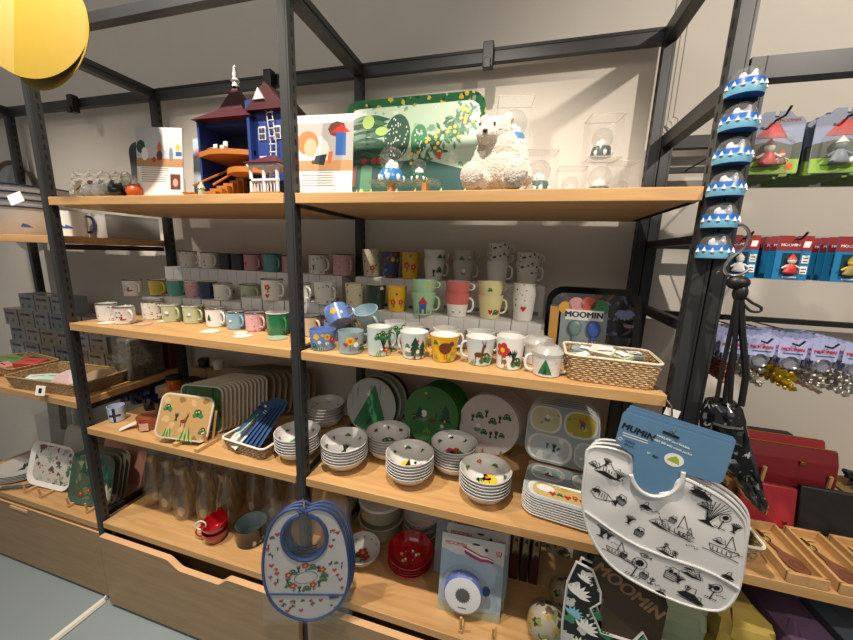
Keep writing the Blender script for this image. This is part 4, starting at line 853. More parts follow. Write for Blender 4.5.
BOWLW = M('bowl_melamine', '#d3d1cd', .25, var=.02, coat=.35)
BP = 'stacked bowls on the third shelf'
W8 = lambda ks: tuple((ks[i % len(ks)], 40+i*50, .74, .013) for i in range(7))
bowl_stack(299, 465, Z3, 6, lambda t: bowl(BOWLW, (('tent', 0, 0, .034),), W8(['star']) if t else ()), 'behind middle post', grp=BP, desc='white bowl, green picture,')
bowl_stack(345, 476, Z3, 6, lambda t: bowl(BOWLW, (('reed', 0, .01, .022),), W8(['reed', 'bush']) if t else ()), 'right of the middle post', grp=BP, desc='white bowl, plant print,', tilt=5)
bowl_stack(409, 491.5, Z3, 6, lambda t: bowl(BOWLW, (('sun', -.008, -.006, .018), ('boat', .006, .0, .026), ('pebble', .02, -.01, .016)), W8(['reed', 'bush', 'star']) if t else ()), 'at front middle', grp=BP, desc='white bowl, harbour picture,', r=.079)
bowl_stack(482.5, 510.5, Z3, 6, lambda t: bowl(BOWLW, (('sun', .006, -.004, .026), ('pebble', -.012, .01, .018), ('bloom', .01, .0, .02), ('grass', -.012, 0, .012)), W8(['bush', 'flower']) if t else ()), 'nearest the bibs', grp=BP, desc='white bowl, blue yellow picture,', r=.08)
bowl_stack(388, 465, Z3, 6, lambda t: bowl(BOWLW, (('bush', 0, 0, .026), ('grass', .01, 0, .014)), W8(['bird', 'reed']) if t else ()), 'in front of the tent plate', grp=BP, desc='white bowl, dark green picture,')
bowl_stack(452.5, 481, Z3, 7, lambda t: bowl(BOWLW, (('heart', .0, .006, .016), ('house', -.014, .0, .018), ('bush', .014, -.004, .014)), W8(['reed', 'star', 'bush']) if t else ()), 'in front of the green plate', grp=BP, desc='white bowl, red roof picture,')
bowl_stack(326, 432, Z3, 5, lambda t: bowl(BOWLW, (('reed', 0, 0, .024),), W8(['pebble']) if t else (), h=.05), 'beside the tent plate', grp=BP, desc='white bowl, grey print,', dz=.013)
def plate(face, edge, pics=(), r=.111):
    b = MB().lathe([(0, .0), (r*.62, .0), (r*.8, .004), (r, .0125), (r-.001, .0142), (r*.8, .0062), (r*.64, .0025), (0, .0025)], edge, 40, mats=[edge]*4+[face]*3)
    for kd, x, y, k in pics: stamp(b, kd, x, y, k, lambda a, c, z=0: (lambda q: (a*q, c*q, .003+z+max(0, math.hypot(a, c)*q-r*.64)*.32))(min(1, r*.97/max(1e-6, math.hypot(a, c)))))
    return b
def leaning_row(name, front, rest, n, x, y, zc, lean, labs, grp, dy=.0155, dx=.006, rz=-6):
    me = rest.mesh(name) if isinstance(rest, MB) else None; rl = rest if isinstance(rest, list) else None
    for i in range(n):
        m_ = front.mesh(name) if i == 0 else (me or rl[(i-1) % len(rl)].mesh(name))
        o = bpy.data.objects.new(name, m_); COL.objects.link(o); o.location = (x+dx*i, y+dy*i, zc+.0005*i); o.rotation_euler = (R_(lean), 0, R_(rz)); props(o, labs(i), name.replace('_', ' ') if name != 'divided_plate' else 'plate', grp)
GP_ = M('green_melamine', '#3f7d3c', .35, var=.05); GP2 = M('dark_green_melamine', '#2c5f35', .35); TP = PAT('rain_plate', '#b9bcb6', ['#8f9996', '#a3aaa6'], 70, .3, .2, stretch=(1, .12, 1), cover=.7, rough=.35)
PKP = M('pinkish_melamine', '#d8ccc6', .35)
leaning_row('plate', plate(TP, CERP, (('tent', .004, -.012, .095),)), [plate(GP2, GP2), plate(PKP, PKP), plate(GREYB, GREYB), plate(PALEC, CERP), plate(M('navy_plate', '#1c2350', .3), M('navy_plate'))], 6, 1.100, .330, Z3+.1235, 76,
            lambda i: 'round plate with a big green tent picture leaning at front of its row' if i == 0 else f'round {["green", "pinkish", "grey blue", "pale", "navy"][i-1]} plate leaning behind the tent plate', 'plates leaning behind the bowls')
leaning_row('plate', plate(GP_, GP_, (('pine', -.05, .0, .028), ('pine', .055, .01, .04), ('house', .055, .0, .02), ('pebble', -.035, -.01, .034), ('bush', -.07, -.02, .02), ('deer', .005, -.015, .03), ('pebble', .045, -.04, .018), ('grass', -.01, -.055, .02), ('star', -.02, .062, .006), ('sun', -.03, .08, .007))), plate(GP_, GP_), 6, 1.350, .328, Z3+.1235, 77,
            lambda i: 'green plate with trees and white shapes leaning at front of its row' if i == 0 else 'plain edge of a green plate leaning behind the pictured green plate', 'green plates leaning in a row')
leaning_row('plate', plate(PKP, PKP, tuple(('bush' if k % 2 else 'reed', -.062+.025*k, .015+.012*(k % 3), .019) for k in range(6))+(('pebble', -.04, -.02, .024), ('bush', -.015, -.03, .016), ('reed', .03, -.03, .02), ('birds', 0, 0, 0), ('fishes', 0, 0, 0), ('reed', .01, -.035, .018), ('bush', .05, -.03, .014))), plate(PKP, PKP), 6, 1.568, .328, Z3+.1235, 77,
            lambda i: 'pinkish white plate with black sketches leaning at front of its row' if i == 0 else 'plain edge of a pinkish white plate leaning behind the sketched one', 'pinkish white plates leaning in a row')
def well(b, cx, cy, w_, h_, r, pic, z=.010):
    P = lambda k, zz: [(cx+x*k, cy+y*k, zz) for x, y in rrect(w_, h_, r, 5)]
    b.loft([P(1, z), P(.99, z+.003), P(.93, z+.003), P(.86, z+.0008)], CERP, cap0=False, capm=pic)
def divided(pics=True):
    b = MB(); E_ = M('divided_plate_blue_grey', '#9fb0b6', .3); w_, h_, r = .225, .19, .05
    P = lambda k, zz: [(x*k, y*k, zz) for x, y in rrect(w_, h_, r, 6)]
    b.loft([P(.9, 0), P(1, .008), P(1, .0105), P(.985, .0105)], CERP, capm=E_)
    a1 = PAT('well_meadow', '#c9c49a', ['#5c7a52', '#d8d4b0', '#8a9a5a'], 55, .4, 1); a2 = PAT('well_yellow_green', '#b9ad3e', ['#2f5b3a', '#d9cf7a', '#b5402e'], 45, .4, 1); a3 = PAT('well_grey_blue', '#b9c3c4', ['#2c4468', '#dfe3e0', '#c46a4a'], 30, .42, 1, cover=.4); a4 = PAT('well_sea', '#b7c8c4', ['#e8ece8', '#7fa3a0', '#b04a30'], 40, .4, 1, cover=.5)
    well(b, -.054, .046, .102, .086, .034, a1); well(b, .054, .046, .102, .086, .036, a2); well(b, -.034, -.047, .142, .086, .036, a3); well(b, .075, -.047, .064, .082, .028, a4)
    if pics: stamp(b, 'reed', -.02, -.04, .02, lambda a, c, z=0: (a, c, .0115+z)); stamp(b, 'house', .06, .05, .014, lambda a, c, z=0: (a, c, .0115+z)); stamp(b, 'pebble', -.05, .05, .018, lambda a, c, z=0: (a, c, .0115+z))
    return b
leaning_row('divided_plate', divided(), divided(False), 5, 1.812, .275, Z3+.150, 75, lambda i: 'rectangular divided plate with four pictures leaning at the front of its row' if i == 0 else 'edge of a rectangular divided plate leaning behind the pictured one', 'divided plates leaning at the back', dy=.0165, dx=.003, rz=-6)
put('cardboard_block', MB().box((0, 0, .025), (.2, .10, .05), KRAFT), None, (1.818, .287, Z3), (0, 0, -4), 'low kraft block under the leaning divided plates', 'box')
b2 = MB(); E_ = MATS['divided_plate_blue_grey']; P = lambda k, zz: [(x*k, y*k, zz) for x, y in rrect(.225, .175, .045, 6)]
b2.loft([P(.88, 0), P(1, .010), P(1, .0125), P(.985, .0125)], CERP, capm=E_)
well(b2, -.05, .042, .1, .07, .03, PAT('well_boat', '#b5c7c6', ['#e9ece9', '#8fb0ad'], 24, .4, 1, cover=.5), .012); well(b2, .062, .042, .084, .07, .03, MATS['well_sea'], .012); well(b2, .0, -.042, .2, .072, .034, PAT('well_picnic', '#cdb67a', ['#e0d6b0', '#c9a24a', '#b98a3a'], 26, .42, 1, cover=.6), .012)
sf = lambda a, c, z=0: (a, c, .0135+z)
stamp(b2, 'boat', -.045, .04, .016, sf); [stamp(b2, kd, x, -.052+.004*(i % 2), .011, sf) for i, (kd, x) in enumerate((('heart', -.03), ('bush', -.01), ('heart', .01), ('flower', .03), ('heart', .05), ('bush', .068)))]
b2.fill(circ(.020, -.05, -.035, 12, 1.3, .8), pc('w'), lambda x, y: (x, y, .0136)); me = b2.mesh('divided_plate')
for i in range(8):
    o = bpy.data.objects.new('divided_plate', me); COL.objects.link(o); o.location = (1.812+random.uniform(-.001, .001), .125, Z3+.0078*i); o.rotation_euler = (0, 0, R_(-8)); props(o, f'flat divided plate beside the bibs, {nth_down(7-i, 8)} of its pile', 'plate', 'divided plates lying in a pile')
def dowels(name, xs, y, z, hh, lab, lean=0):
    t = thing(name, (xs[0], y, z), (0, 0, 0), lab, 'stand')
    for x in xs: put('foot', MB().box((0, -.006, .006), (.014, .05, .012), PINE), t, (x-xs[0], 0, 0), bevel=.001); put('dowel', MB().tube([(0, -.026, .01), (0, -.03, hh)], .004, PINE, 8), t, (x-xs[0], 0, 0))
    return t
dowels('plate_stand', (1.055, 1.118), .296, Z3, .06, 'wooden dowel stand holding the tent plate'); dowels('plate_stand', (1.556, 1.62), .292, Z3, .06, 'wooden dowel stand holding the pinkish white plates'); dowels('plate_stand', (1.312, 1.372), .292, Z3, .05, 'wooden dowel stand holding the green plates')
# printed boards standing in a row
EDG = M('birch_edge', '#cfc3ae', .5); BT = M('board_back_grey', '#b0a798', .5)
def cutting_board(face, w_=.185, h_=.19, drawing=()):
    b = MB().prism(rrect(w_, h_, .028, 5), 0, .006, EDG, side=EDG); b.ngon(rrect(w_-.012, h_-.012, .024, 5), face, None, .0062)
    for kd, x, y, k in drawing: stamp(b, kd, x, y, k, lambda a, c, z=0: (a, c, .0064+z))
    return b
GB = PAT('green_reeds_board', '#3f6a45', ['#cfd6a8', '#1f4030', '#7a9a5a'], 60, .36, 1.2, stretch=(1, .3, 1), cover=.7, rough=.35); TB_ = PAT('tan_board', '#b8935f', ['#caa877', '#8f6c3f'], 30, .4, .8, cover=.4, rough=.4)
leaning_row('cutting_board', cutting_board(GB), cutting_board(BT), 12, .452, .135, Z3+.096, 84, lambda i: 'printed board with green reeds, first of the standing row' if i == 0 else 'pale edge of a board standing in the row behind the reeds board', 'boards standing in a row', dy=.0135, dx=.0075, rz=8)
t = thing('wooden_easel', (.455, .05, Z3), (0, 0, -2), 'small wooden easel holding a tan printed board', 'easel')
for x in (-.0, .105): put('foot', MB().box((x, 0, .007), (.018, .09, .014), PINE), t, bevel=.001); put('upright', MB().tube([(x, .0, .012), (x, -.012, .06)], .0055, PINE, 8), t); put('back_upright', MB().tube([(x, .025, .012), (x, .05, .12)], .0045, PINE, 8), t)
put('cutting_board', cutting_board(TB_, .205, .165, (('bush', -.07, .03, .02), ('hills', 0, 0, 0), ('reed', -.03, .0, .02), ('grass', .02, -.05, .04), ('bush', .05, .02, .024), ('deer', 0, -.01, .026), ('grass', -.05, -.05, .03), ('bush', .08, -.04, .02))), None, (.462, .052, Z3+.098), (70, 4, 12), 'tan printed board with dark green animals on the wooden easel', 'cutting board')
TRD = M('cream_tray_edge', '#8f7f68', .5)
leaning_row('tray', rim_tray(.29, .20, .05, .012, PAT('tan_tray_print', '#8a7355', ['#6b563c', '#9d8766'], 30, .4, 1, cover=.5), TRD), rim_tray(.29, .20, .05, .012, TRD, TRD), 8, .50, .318, Z3+.102, 80, lambda i: 'tan printed tray at front of the row in the dark behind the boards' if i == 0 else 'edge of a cream tray standing in the dark behind the boards', 'trays standing behind the boards', dy=.0135, dx=.02, rz=4)
# basket of blue cards
t = wicker_basket(.205, .14, .048, 1.15, PAPER and M('white_piping', '#e6e0d2', .5), mat=WICKER('fine_wicker', '#7c6244', '#b0946c')); t.location = (.735, .105, Z3); t.rotation_euler = (0, 0, R_(-6)); props(t, 'white-edged wicker basket holding blue cutlery cards', 'basket')
def cutlery_card(full):
    b = MB().box((0, 0, 0), (.075, .18, .0015), M('denim_blue_card', '#2f4f7e', .6)); X = T(0, 0, .0008)
    if full:
        b.fill([(-.037, -.09), (.037, -.09), (.037, -.03), (.01, -.05), (-.02, -.035), (-.037, -.05)], M('card_pale', '#cfd3d8', .6), X=X); b.stroke([(-.02, -.06), (-.005, 0), (.0, .045)], .007, pc('e'), X=X, lift=.0016); b.fill(circ(.012, -.012, .03, 10, 1.2, .8), pc('g'), X=X, lift=.0018)
        for k in range(3): b.stroke([(.006+k*.008, -.07), (.012+k*.006, .02)], .004, METAL, X=X, lift=.0020)
        b.text('MUMIN', .013, INK(), X @ T(-.012, .068, 0), bold=.03); b.stroke([(.012, .068), (.03, .068)], .002, WHT(), X=X); b.stroke([(.01, .06), (.032, .06)], .002, WHT(), X=X); b.fill(circ(.006, 0, .082, 8, 1.4, .7), WHT(), X=X)
    return b
ma, mb_ = cutlery_card(True).mesh('cutlery_card'), cutlery_card(False).mesh('cutlery_card')
for i in range(5):
    o = bpy.data.objects.new('cutlery_card', ma if i == 0 else mb_); COL.objects.link(o); o.location = (.705+.014*i, .105+.008*i, Z3+.082+.002*i); o.rotation_euler = (R_(40+1.5*i), R_(0), R_(-24+2*i)); props(o, 'blue card with green and silver baby cutlery, front one in basket' if i == 0 else 'blue cutlery card stacked behind the front card in basket', 'cutlery card', 'blue cutlery cards in the basket')
# glasses at the left end
BG_ = CLEAR('blue_glass', '#6f86c8', .3, .04, .0); PKG = CLEAR('pink_glass', '#e8c0b4', .3, .04, .03)
t = thing('flag_tumbler', (0, 0, 0), cat='glass'); b = MB().lathe([(0, 0), (.024, 0), (.027, .003), (.030, .066), (.028, .066), (.025, .006), (0, .005)], M('flag_white_glass', '#b9c6e0', .15, coat=.5), 24); f = cyl(.027, .030, .066)
for q in range(3):
    o_ = q*2*PI/3*.029; b.fill([(o_-.006, .002), (o_+.004, .002), (o_+.004, .064), (o_-.006, .064)], NAVE, f, rings=2)
    for sg in (-1, 1): b.fill([(o_+sg*.004-.001, .026), (o_+sg*.022, .026), (o_+sg*.022, .036), (o_+sg*.004-.001, .036)], NAVE, f, rings=3)
put('glass', b, t); t.location = base(118, 422.5, Z3, .026); t.rotation_euler = (0, 0, .75); props(t, 'small tumbler with blue cross flag at the left end', 'glass')
def plain_glass(mat, r, h_): return MB().lathe([(0, 0), (r*.85, 0), (r*.9, .003), (r, h_), (r-.0015, h_), (r*.86, .008), (0, .007)], mat, 24)
for u, v, r, hh, m_, lab in ((150, 431.5, .040, .052, PKG, 'wide pink glass bowl on the third shelf'), (171, 437, .034, .058, GLASS, 'clear tumbler with a folded paper inside'), (152, 411, .030, .06, BG_, 'dark blue glass behind the pink glass bowl'), (138, 405, .028, .06, BG_, 'dark blue glass behind the flag tumbler, right'), (127, 402, .027, .06, BG_, 'dark blue glass behind the flag tumbler, left'), (165, 418, .032, .07, CLEAR('violet_glass', '#8f84c0', .3), 'violet glass between the pink bowl and the tan board'), (150, 397, .026, .06, BG_, 'dark blue glass at the very back by the kraft boxes')):
    put('drinking_glass', plain_glass(m_, r, hh), None, base(u, v, Z3, r), (0, 0, 0), lab, 'glass', 'drinking glasses at the left of the third shelf')
for x, y, rx, rz, lab, w_ in ((.145, .025, 20, -40, 'small tan card leaning between flag tumbler and pink bowl', .03),):
    put('paper_card', MB().box((0, .03, 0), (w_, .06, .0015), TAG), None, (x, y, Z3+.002), (rx, 0, rz), lab, 'card')
p = base(171, 437, Z3, .034); put('paper_card', MB().box((0, 0, .03), (.035, .0012, .05), PAPER), None, (p.x, p.y, Z3+.010), (18, 8, 30), 'folded white paper standing in the clear tumbler', 'card')
put('paper_card', MB().box((0, -.001, .0), (.03, .0012, .03), PKG if 0 else M('blush_card', '#d8b09a', .6)), None, (base(150, 431.5, Z3, .04).x+.022, base(150, 431.5, Z3, .04).y-.034, Z3+.022), (0, 0, 32), 'small blush price card in front of the pink glass bowl', 'card')
for i, (x, y, h_, w_) in enumerate(((.06, .33, .055, .1), (.162, .33, .055, .1), (.264, .33, .055, .1), (.16, .40, .15, .085), (.25, .40, .15, .085), (.34, .405, .15, .085))):
    put('kraft_box', MB().box((0, 0, h_/2), (w_, .09 if i < 3 else .05, h_), KRAFT), None, (x, y, Z3), (0, 0, 0), 'low kraft carton at the dark back of the third shelf' if i < 3 else 'taller kraft carton against the wall behind the jars', 'box', 'kraft cartons behind the glasses' if i < 3 else 'tall kraft cartons by the wall', bevel=.001)
for x, m_, lab in ((.075, M('amber_jar', '#b3581a', .15, coat=.5), 'amber candle jar standing on the low kraft cartons'), (.17, M('dark_jar', '#2a2420', .2), 'dark jar right of the amber candle jar'), (.245, M('grey_tin', '#9a9894', .4), 'grey white tin right of the dark jar')):
    t = thing('candle_jar', (x, .32, Z3+.0555), (0, 0, 0), lab, 'jar', 'jars on the low kraft cartons'); put('glass', MB().lathe([(0, 0), (.034, 0), (.036, .004), (.036, .05), (0, .05)], m_, 20), t); put('lid', MB().lathe([(.037, .0505), (.037, .062), (0, .062)], BLK, 20), t)
for x, lab, m_ in ((.17, 'dark red jar on the tall kraft cartons', MATS['dark_jar']), (.26, 'white cup on the tall kraft cartons', CERP)):
    t = thing('small_jar', (x, .40, Z3+.1505), label=lab, cat='jar'); put('pot', MB().lathe([(0, 0), (.022, 0), (.026, .04), (.02, .045), (0, .045)], m_, 16), t)

# ------------------------------------------------------------------ lowest shelf
def bottle():
    t = thing('glass_carafe', (0, 0, 0), cat='carafe')
    put('glass', MB().lathe([(0, 0), (.034, 0), (.037, .004), (.037, .075), (.028, .11), (.015, .14), (.013, .19), (.018, .225), (.016, .225), (.011, .19), (.013, .14), (.026, .108), (.0345, .075), (.034, .008), (0, .007)], GREYG, 24), t)
    r = random.Random(5); P = lambda k, z: [(x*k*(1+r.uniform(-.06, .06)), y*k*(1+r.uniform(-.06, .06)), z) for x, y in circ(1, n=12)]
    put('wrapper', MB().loft([P(.043, .0015), P(.046, .06), P(.042, .12), P(.03, .17), P(.024, .21), P(.034, .245)], CLEAR('carafe_film', '#fbf6ea', .35, .14, .05), cap0=False, cap1=False), t)
    b = MB(); b.fill(circ(.018, 0, .045, 10, .8, 1.3), M('carafe_print_white', '#c9c4ba', .6), cyl(.0376, .0376, .2), rings=3); put('printed_label', b, t); return t
bt = bottle()
for i, (x, y) in enumerate(((.085, .165), (.185, .16), (.295, .14), (.395, .16), (.13, .26), (.24, .25), (.35, .255), (.455, .25), (.50, .165), (.56, .26), (.66, .25), (.18, .35), (.30, .345), (.42, .35), (.54, .355), (.76, .27))):
    place(i, bt, (x, y, Z4), (0, 0, 30+random.uniform(-40, 40)), ['front', 'back'][y > .2]+' row wrapped glass carafe under the third shelf', 'wrapped carafes, '+['front', 'back'][y > .2]+' row')
REDE = M('red_enamel', '#a11219', .18, coat=.6); 
for i, (dz, lab) in enumerate(((0, 'red enamel cup with handle, lower one of the two'), (.04, 'red enamel cup with handle raised, upper one of the two'))):
    t = thing('red_cup', (0, 0, 0), label=lab, cat='cup', group='red enamel cups on the lowest shelf'); put('body', MB().lathe([(0, 0), (.026, 0), (.032, .004), (.046, .035), (.048, .052), (.046, .052), (.043, .035), (.028, .007), (0, .006)], REDE, 28), t)
    put('handle', MB().tube([(-.044+.02*math.cos(a)-.012, .02*math.sin(a)*.2, .036+.017*math.sin(a)) for a in [2*PI*k/14 for k in range(14)]], .003, REDE if i == 0 else ENW, 7, closed=True), t)
    put('spout_tab', MB().box((0, .05, .052), (.018, .012, .02), REDE), t, bevel=.002)
    p = base(217, 546, Z4, .040); t.location = (p.x+(.006 if i else 0), p.y+(.004 if i else 0), Z4+dz); t.rotation_euler = (R_(8 if i else 0), R_(-6 if i else 0), R_(20))
p = base(253, 549, Z4, .058); t = thing('enamel_pot', (p.x, p.y, Z4), (0, 0, 0), 'black printed enamel pot with pale inside, partly behind the hanging bib', 'pot')
put('body', MB().lathe([(0, 0), (.052, 0), (.058, .006), (.060, .075), (.062, .078), (.059, .078), (.055, .008), (0, .006)], PAT('black_pot_print', '#15151a', ['#b9b4aa', '#8f8a80', '#15151a'], 60, .34, .8, cover=.6, zband=(.005, .04)), 32, mats=[BLKE, BLKE, MATS['black_pot_print'], BLKE, BLKE, LBL if 0 else GREYB, GREYB]), t)
put('handle', MB().tube(handle_pts(.06, .02, .06, .022), .0045, BLKE, 8, RZ(150)), t)
for i in range(2):
    p = Vector((1.145, .33, Z4)); t = thing('casserole_dish', (p.x, p.y, Z4+.0785*i), (0, 0, -8), f'cream casserole with yellow flower panel, {("lower", "upper")[i]} one', 'casserole', 'cream casseroles at the back of the lowest shelf')
    b = MB().lathe([(0, 0), (.078, 0), (.088, .01), (.094, .066), (.097, .069), (.092, .069), (.084, .01), (0, .008)], M('cream_enamel', '#c6bea8', .3), 36); stamp(b, 'sun', -.03, .038, .018, cyl(.088, .094, .066)); stamp(b, 'bush', -.03, .038, .008, cyl(.088, .094, .067)); put('body', b, t)
    if i == 1: put('lid', MB().lathe([(.096, .0695), (.09, .076), (0, .078)], CERP, 32), t)
DB = PAT('tulip_bowl_print', '#c3b7b0', ['#2c1c1e', '#6a2a2a', '#3a3034'], 48, .33, .6, cover=.7, rough=.3)
for i in range(3): put('bowl', bowl(DB, r=.075, h=.055, inner=CERP), None, (1.325, .335, Z4+.031*i), (0, 0, 20*i), f'patterned bowl with dark tulips at the back, {nth_down(2-i, 3)} of three', 'bowl', 'tulip patterned bowls')
for i in range(2):
    put('bowl', bowl(BOWLW, (('flower', .0, 0, .02), ('heart', .015, -.01, .012), ('bush', -.014, .0, .014)), tuple(('heart' if k % 2 else 'bush', k*32, .86, .006) for k in range(11)) if i else (), r=.068, h=.046, r0=.034), None, (1.135, .165, Z4+.014*i), (6*i, 0, 10), f'white bowl with red flowers behind the hanging bib, {("lower", "upper")[i]} one', 'bowl', 'white flowered bowls on the lowest shelf')
RB = tuple((['pebble', 'star', 'dots', 'bloom'][k % 4], .022*math.cos(k*.9)*(1+k % 2*.5), .022*math.sin(k*.9)*(1+k % 2*.5), .007) for k in range(12))
for i in range(5): put('bowl', bowl(REDE, RB if i == 4 else (), r=.083, h=.044, r0=.048), None, (1.322, .185, Z4+.011*i), (4 if i == 4 else 0, 0, 7*i), f'red enamel bowl with white flower print, {nth_down(4-i, 5)} of its stack', 'bowl', 'red bowls on the lowest shelf')
# carded round toys
CB = M('toy_card_blue', '#9fb4c4', .5); TOYB = M('toy_rim_blue', '#1f56b8', .25)
def toy_card(full, mirror=1):
    t = thing('carded_toy', (0, 0, 0), cat='toy'); w_, hh = .205, .262; b = MB().box((0, 0, hh/2), (w_, .002, hh), CB); X = T(0, -.0011, 0) @ UP
    b.fill([(-w_/2, hh-.05), (-.05, hh-.065), (.02, hh-.055), (w_/2, hh-.075), (w_/2, hh), (-w_/2, hh)], M('toy_card_header', '#cfcdca', .6), X=X, lift=.0003)
    b.text('MOOMIN', .017, pc('r'), T(-.055, -.0012, hh-.030) @ UP, bold=.02); b.fill(circ(.007, .01, hh-.02, 8, 2, .5), BLK, X=X, lift=.0006)
    for k, m_ in enumerate(('r', 'w', 'b', 'r')):
        b.stroke([(-.03+.002*k, hh-.035-.006*k), (0, hh-.045-.006*k), (.03, hh-.056-.005*k), (.05, hh-.056-.004*k), (.07, hh-.064-.002*k)], .006, pc(m_), X=X, lift=.0007+.0001*k)
    for k in (-1, 0, 1): b.stroke([(.085+k*.005, hh-.028), (.085+k*.008, hh-.035), (.085+k*.004, hh-.046)], .003, pc('r'), X=X, lift=.0006)
    b.fill(circ(.006, .045, hh-.032, 6), BLK, X=X, lift=.0006)
    b.fill([(-w_/2, 0), (w_/2, 0), (w_/2, .03), (0, .012), (-w_/2, .035)], M('toy_card_grass', '#a8ab90', .6), X=X, lift=.0003); put('card', b, t)
    if full:
        XX = T(-.02, -.002, .092) @ RX(90)
        put('drum', MB().lathe([(0, 0), (.058, 0), (.062, .004), (.062, .03), (.058, .034), (0, .034)], TOYB, 36, XX, mats=[TOYB]*4+[M('toy_face_white', '#dfe3e6', .3)]), t)
        b = MB(); b.ngon([(q*math.cos(a), q*math.sin(a)) for k in range(36) for q, a in [((.026 if k % 2 else .021), k*PI/18)]], BLK, XX, .0345); b.stroke([(-.014, -.04), (.014, -.04)], .003, BLK, None, XX, .0346); put('printed_motif', b, t)
        put('side_knob', MB().lathe([(0, 0), (.012, 0), (.014, .006), (.012, .012), (0, .012)], M('toy_knob', '#15274f', .3), 14, T(.052, -.02, .115) @ RX(90)), t)
        put('blister', MB().lathe([(.076*math.cos(PI/2*k/8), .048*math.sin(PI/2*k/8)**.6) for k in range(9)], FILM, 28, T(-.02, -.0015, .092) @ RX(90)), t)
    return t
for i, (x, y, z) in enumerate(((1.560, .075, 0), (1.570, .115, .006), (1.576, .155, .012))):
    t = toy_card(i < 1); t.location = (x, y, Z4+z); t.rotation_euler = (R_(-10), 0, R_(3)); props(t, ['front card with a round blue toy drum under a clear blister', 'second card of the blue toy packs, standing behind the front one', 'rearmost card of the blue toy packs, almost hidden'][i], 'toy', 'carded toys in a row')
dowels('card_stand', (1.545, 1.645), .045, Z4, .06, 'wooden dowel stand in front of the carded round toy')
t = thing('carded_rattle', (1.46, .20, Z4), (-8, 0, 0), 'grey card with a blue and white baby rattle, left of toy cards', 'rattle'); put('card', MB().box((0, 0, .12), (.10, .002, .24), M('rattle_card', '#8f959c', .6)), t)
put('rattle', MB().lathe([(0, 0), (.026, 0), (.028, .008), (.022, .014), (0, .014)], TOYB, 22, T(.01, -.003, .085) @ RX(90)).lathe([(0, 0), (.018, 0), (.019, .008), (0, .012)], M('toy_face_white'), 18, T(.01, -.003, .185) @ RX(90)).tube([(.01, -.01, .1), (.01, -.01, .18)], .006, TOYB, 8), t)
EGG = PAT('egg_print_mixed', '#a39d88', ['#22241f', '#7d8a3a', '#b08a3a', '#c8c4b6', '#4c3a36'], 48, .5, 1.6, cover=.9, rough=.5)
for u, v, x, y, z, s_, lab, tg in ((0, 0, 1.80, .075, 0, 1.08, 'round patterned plush ball in clear wrap with paper label, front one', 1), (0, 0, 1.868, .195, 0, .95, 'round patterned plush ball in clear wrap, behind the labelled one', 0)):
    t = thing('wrapped_ball', (x, y, Z4), (0, 0, 10), lab, 'toy', 'wrapped plush balls'); ball(b := MB(), (0, 0, .058), .052, EGG, 1, .9, 1.12, 22, 14); put('ball', b, t, bevel=0)
    put('wrap', ball(MB(), (0, 0, .062), .055, BAG, 1.04, .95, 1.12, 18, 10), t)
    if tg: put('paper_label', MB().box((0, 0, 0), (.042, .001, .042), PAPER, T(-.012, -.053, .038) @ RX(-20) @ RY(-25)).text('MOOMIN', .010, pc('r'), T(-.012, -.0545, .046) @ RX(-20) @ RY(-25) @ UP, bold=.02), t)
    t.scale = (s_,)*3
t = thing('zip_bag', (1.855, .29, Z4+.002), (-10, 0, 0), 'clear zip bag with pink edge behind the plush balls', 'bag'); put('bag', MB().prism(rrect(.17, .2, .02), -.006, .006, BAG, T(0, 0, .1) @ UP), t); put('pink_zip', MB().box((0, 0, .19), (.165, .016, .012), M('magenta_zip', '#a02a5a', .4)), t); put('print', MB().box((0, -.009, .13), (.09, .002, .05), EGG), t)
for i, (x, w_, m_, lab) in enumerate(((1.70, .03, M('maroon_book', '#4a1c1e', .6), 'maroon boxed item at the dark back beside the toy cards'), (1.735, .028, M('dark_book', '#24211f', .6), 'dark boxed item right of the maroon one'), (1.77, .03, MATS['maroon_book'], 'second maroon boxed item at the back'))):
    put('boxed_item', MB().box((0, 0, .11), (w_, .09, .22), m_).box((0, -.0455, .15), (w_*.7, .001, .08), EGG), None, (x, .30, Z4), (0, 0, 0), lab, 'box', 'boxed items at the back of the lowest shelf')
# gold-lined bag behind the middle post
put('paper_bag', MB().loft([[(x*k, y*.25*k, z) for x, y in rrect(.15, .15, .02)] for k, z in ((1, 0), (1.03, .1), (.96, .2), (.9, .235))], M('tan_gift_bag', '#a98552', .35, bump=.6, scale=20)), None, (.955, .24, Z4), (0, 0, 10), 'crinkled tan gift bag standing behind the hanging bib', 'bag')
# ------------------------------------------------------------------ left-hand rack
BASIN = M('basin_enamel', '#c9c7c4', .2, coat=.5)
def basin():
    t = thing('enamel_basin', (0, 0, 0), cat='basin'); b = MB().lathe([(0, 0), (.150, 0), (.158, .006), (.182, .115), (.184, .116), (.180, .112), (.154, .008), (0, .006)], BASIN, 48); f = cyl(.158, .182, .115)
    for k in range(6): b.fill([(.12*k-.25, .035), (.12*k-.21, .033), (.12*k-.225, .045), (.12*k-.24, .050)], pc('b'), f, rings=2); 
    put('body', b, t); put('rim', MB().tube([(.186*math.cos(a*PI/24), .186*math.sin(a*PI/24), .116) for a in range(48)], .0035, NAVE, 8, closed=True), t); return t
bs = basin()
for i in range(4): place(i, bs, (-.56, .215, 1.607+.0295*i), (0, 0, 20), f'white enamel basin with navy rim, {nth_down(3-i, 4)} of the nested pile', 'nested enamel basins')
put('round_tray', MB().lathe([(0, 0), (.18, 0), (.2, .012), (.2, .016), (.178, .006), (0, .006)], M('grey_tray_face', '#8f9294', .35), 48, mats=[M('brown_rim', '#5a4030', .5)]*4+[MATS['grey_tray_face']]), None, (on(12, 200, .44).x, .45, 1.815), (84, 0, 0), 'large grey round tray with brown rim leaning against the wall', 'tray')
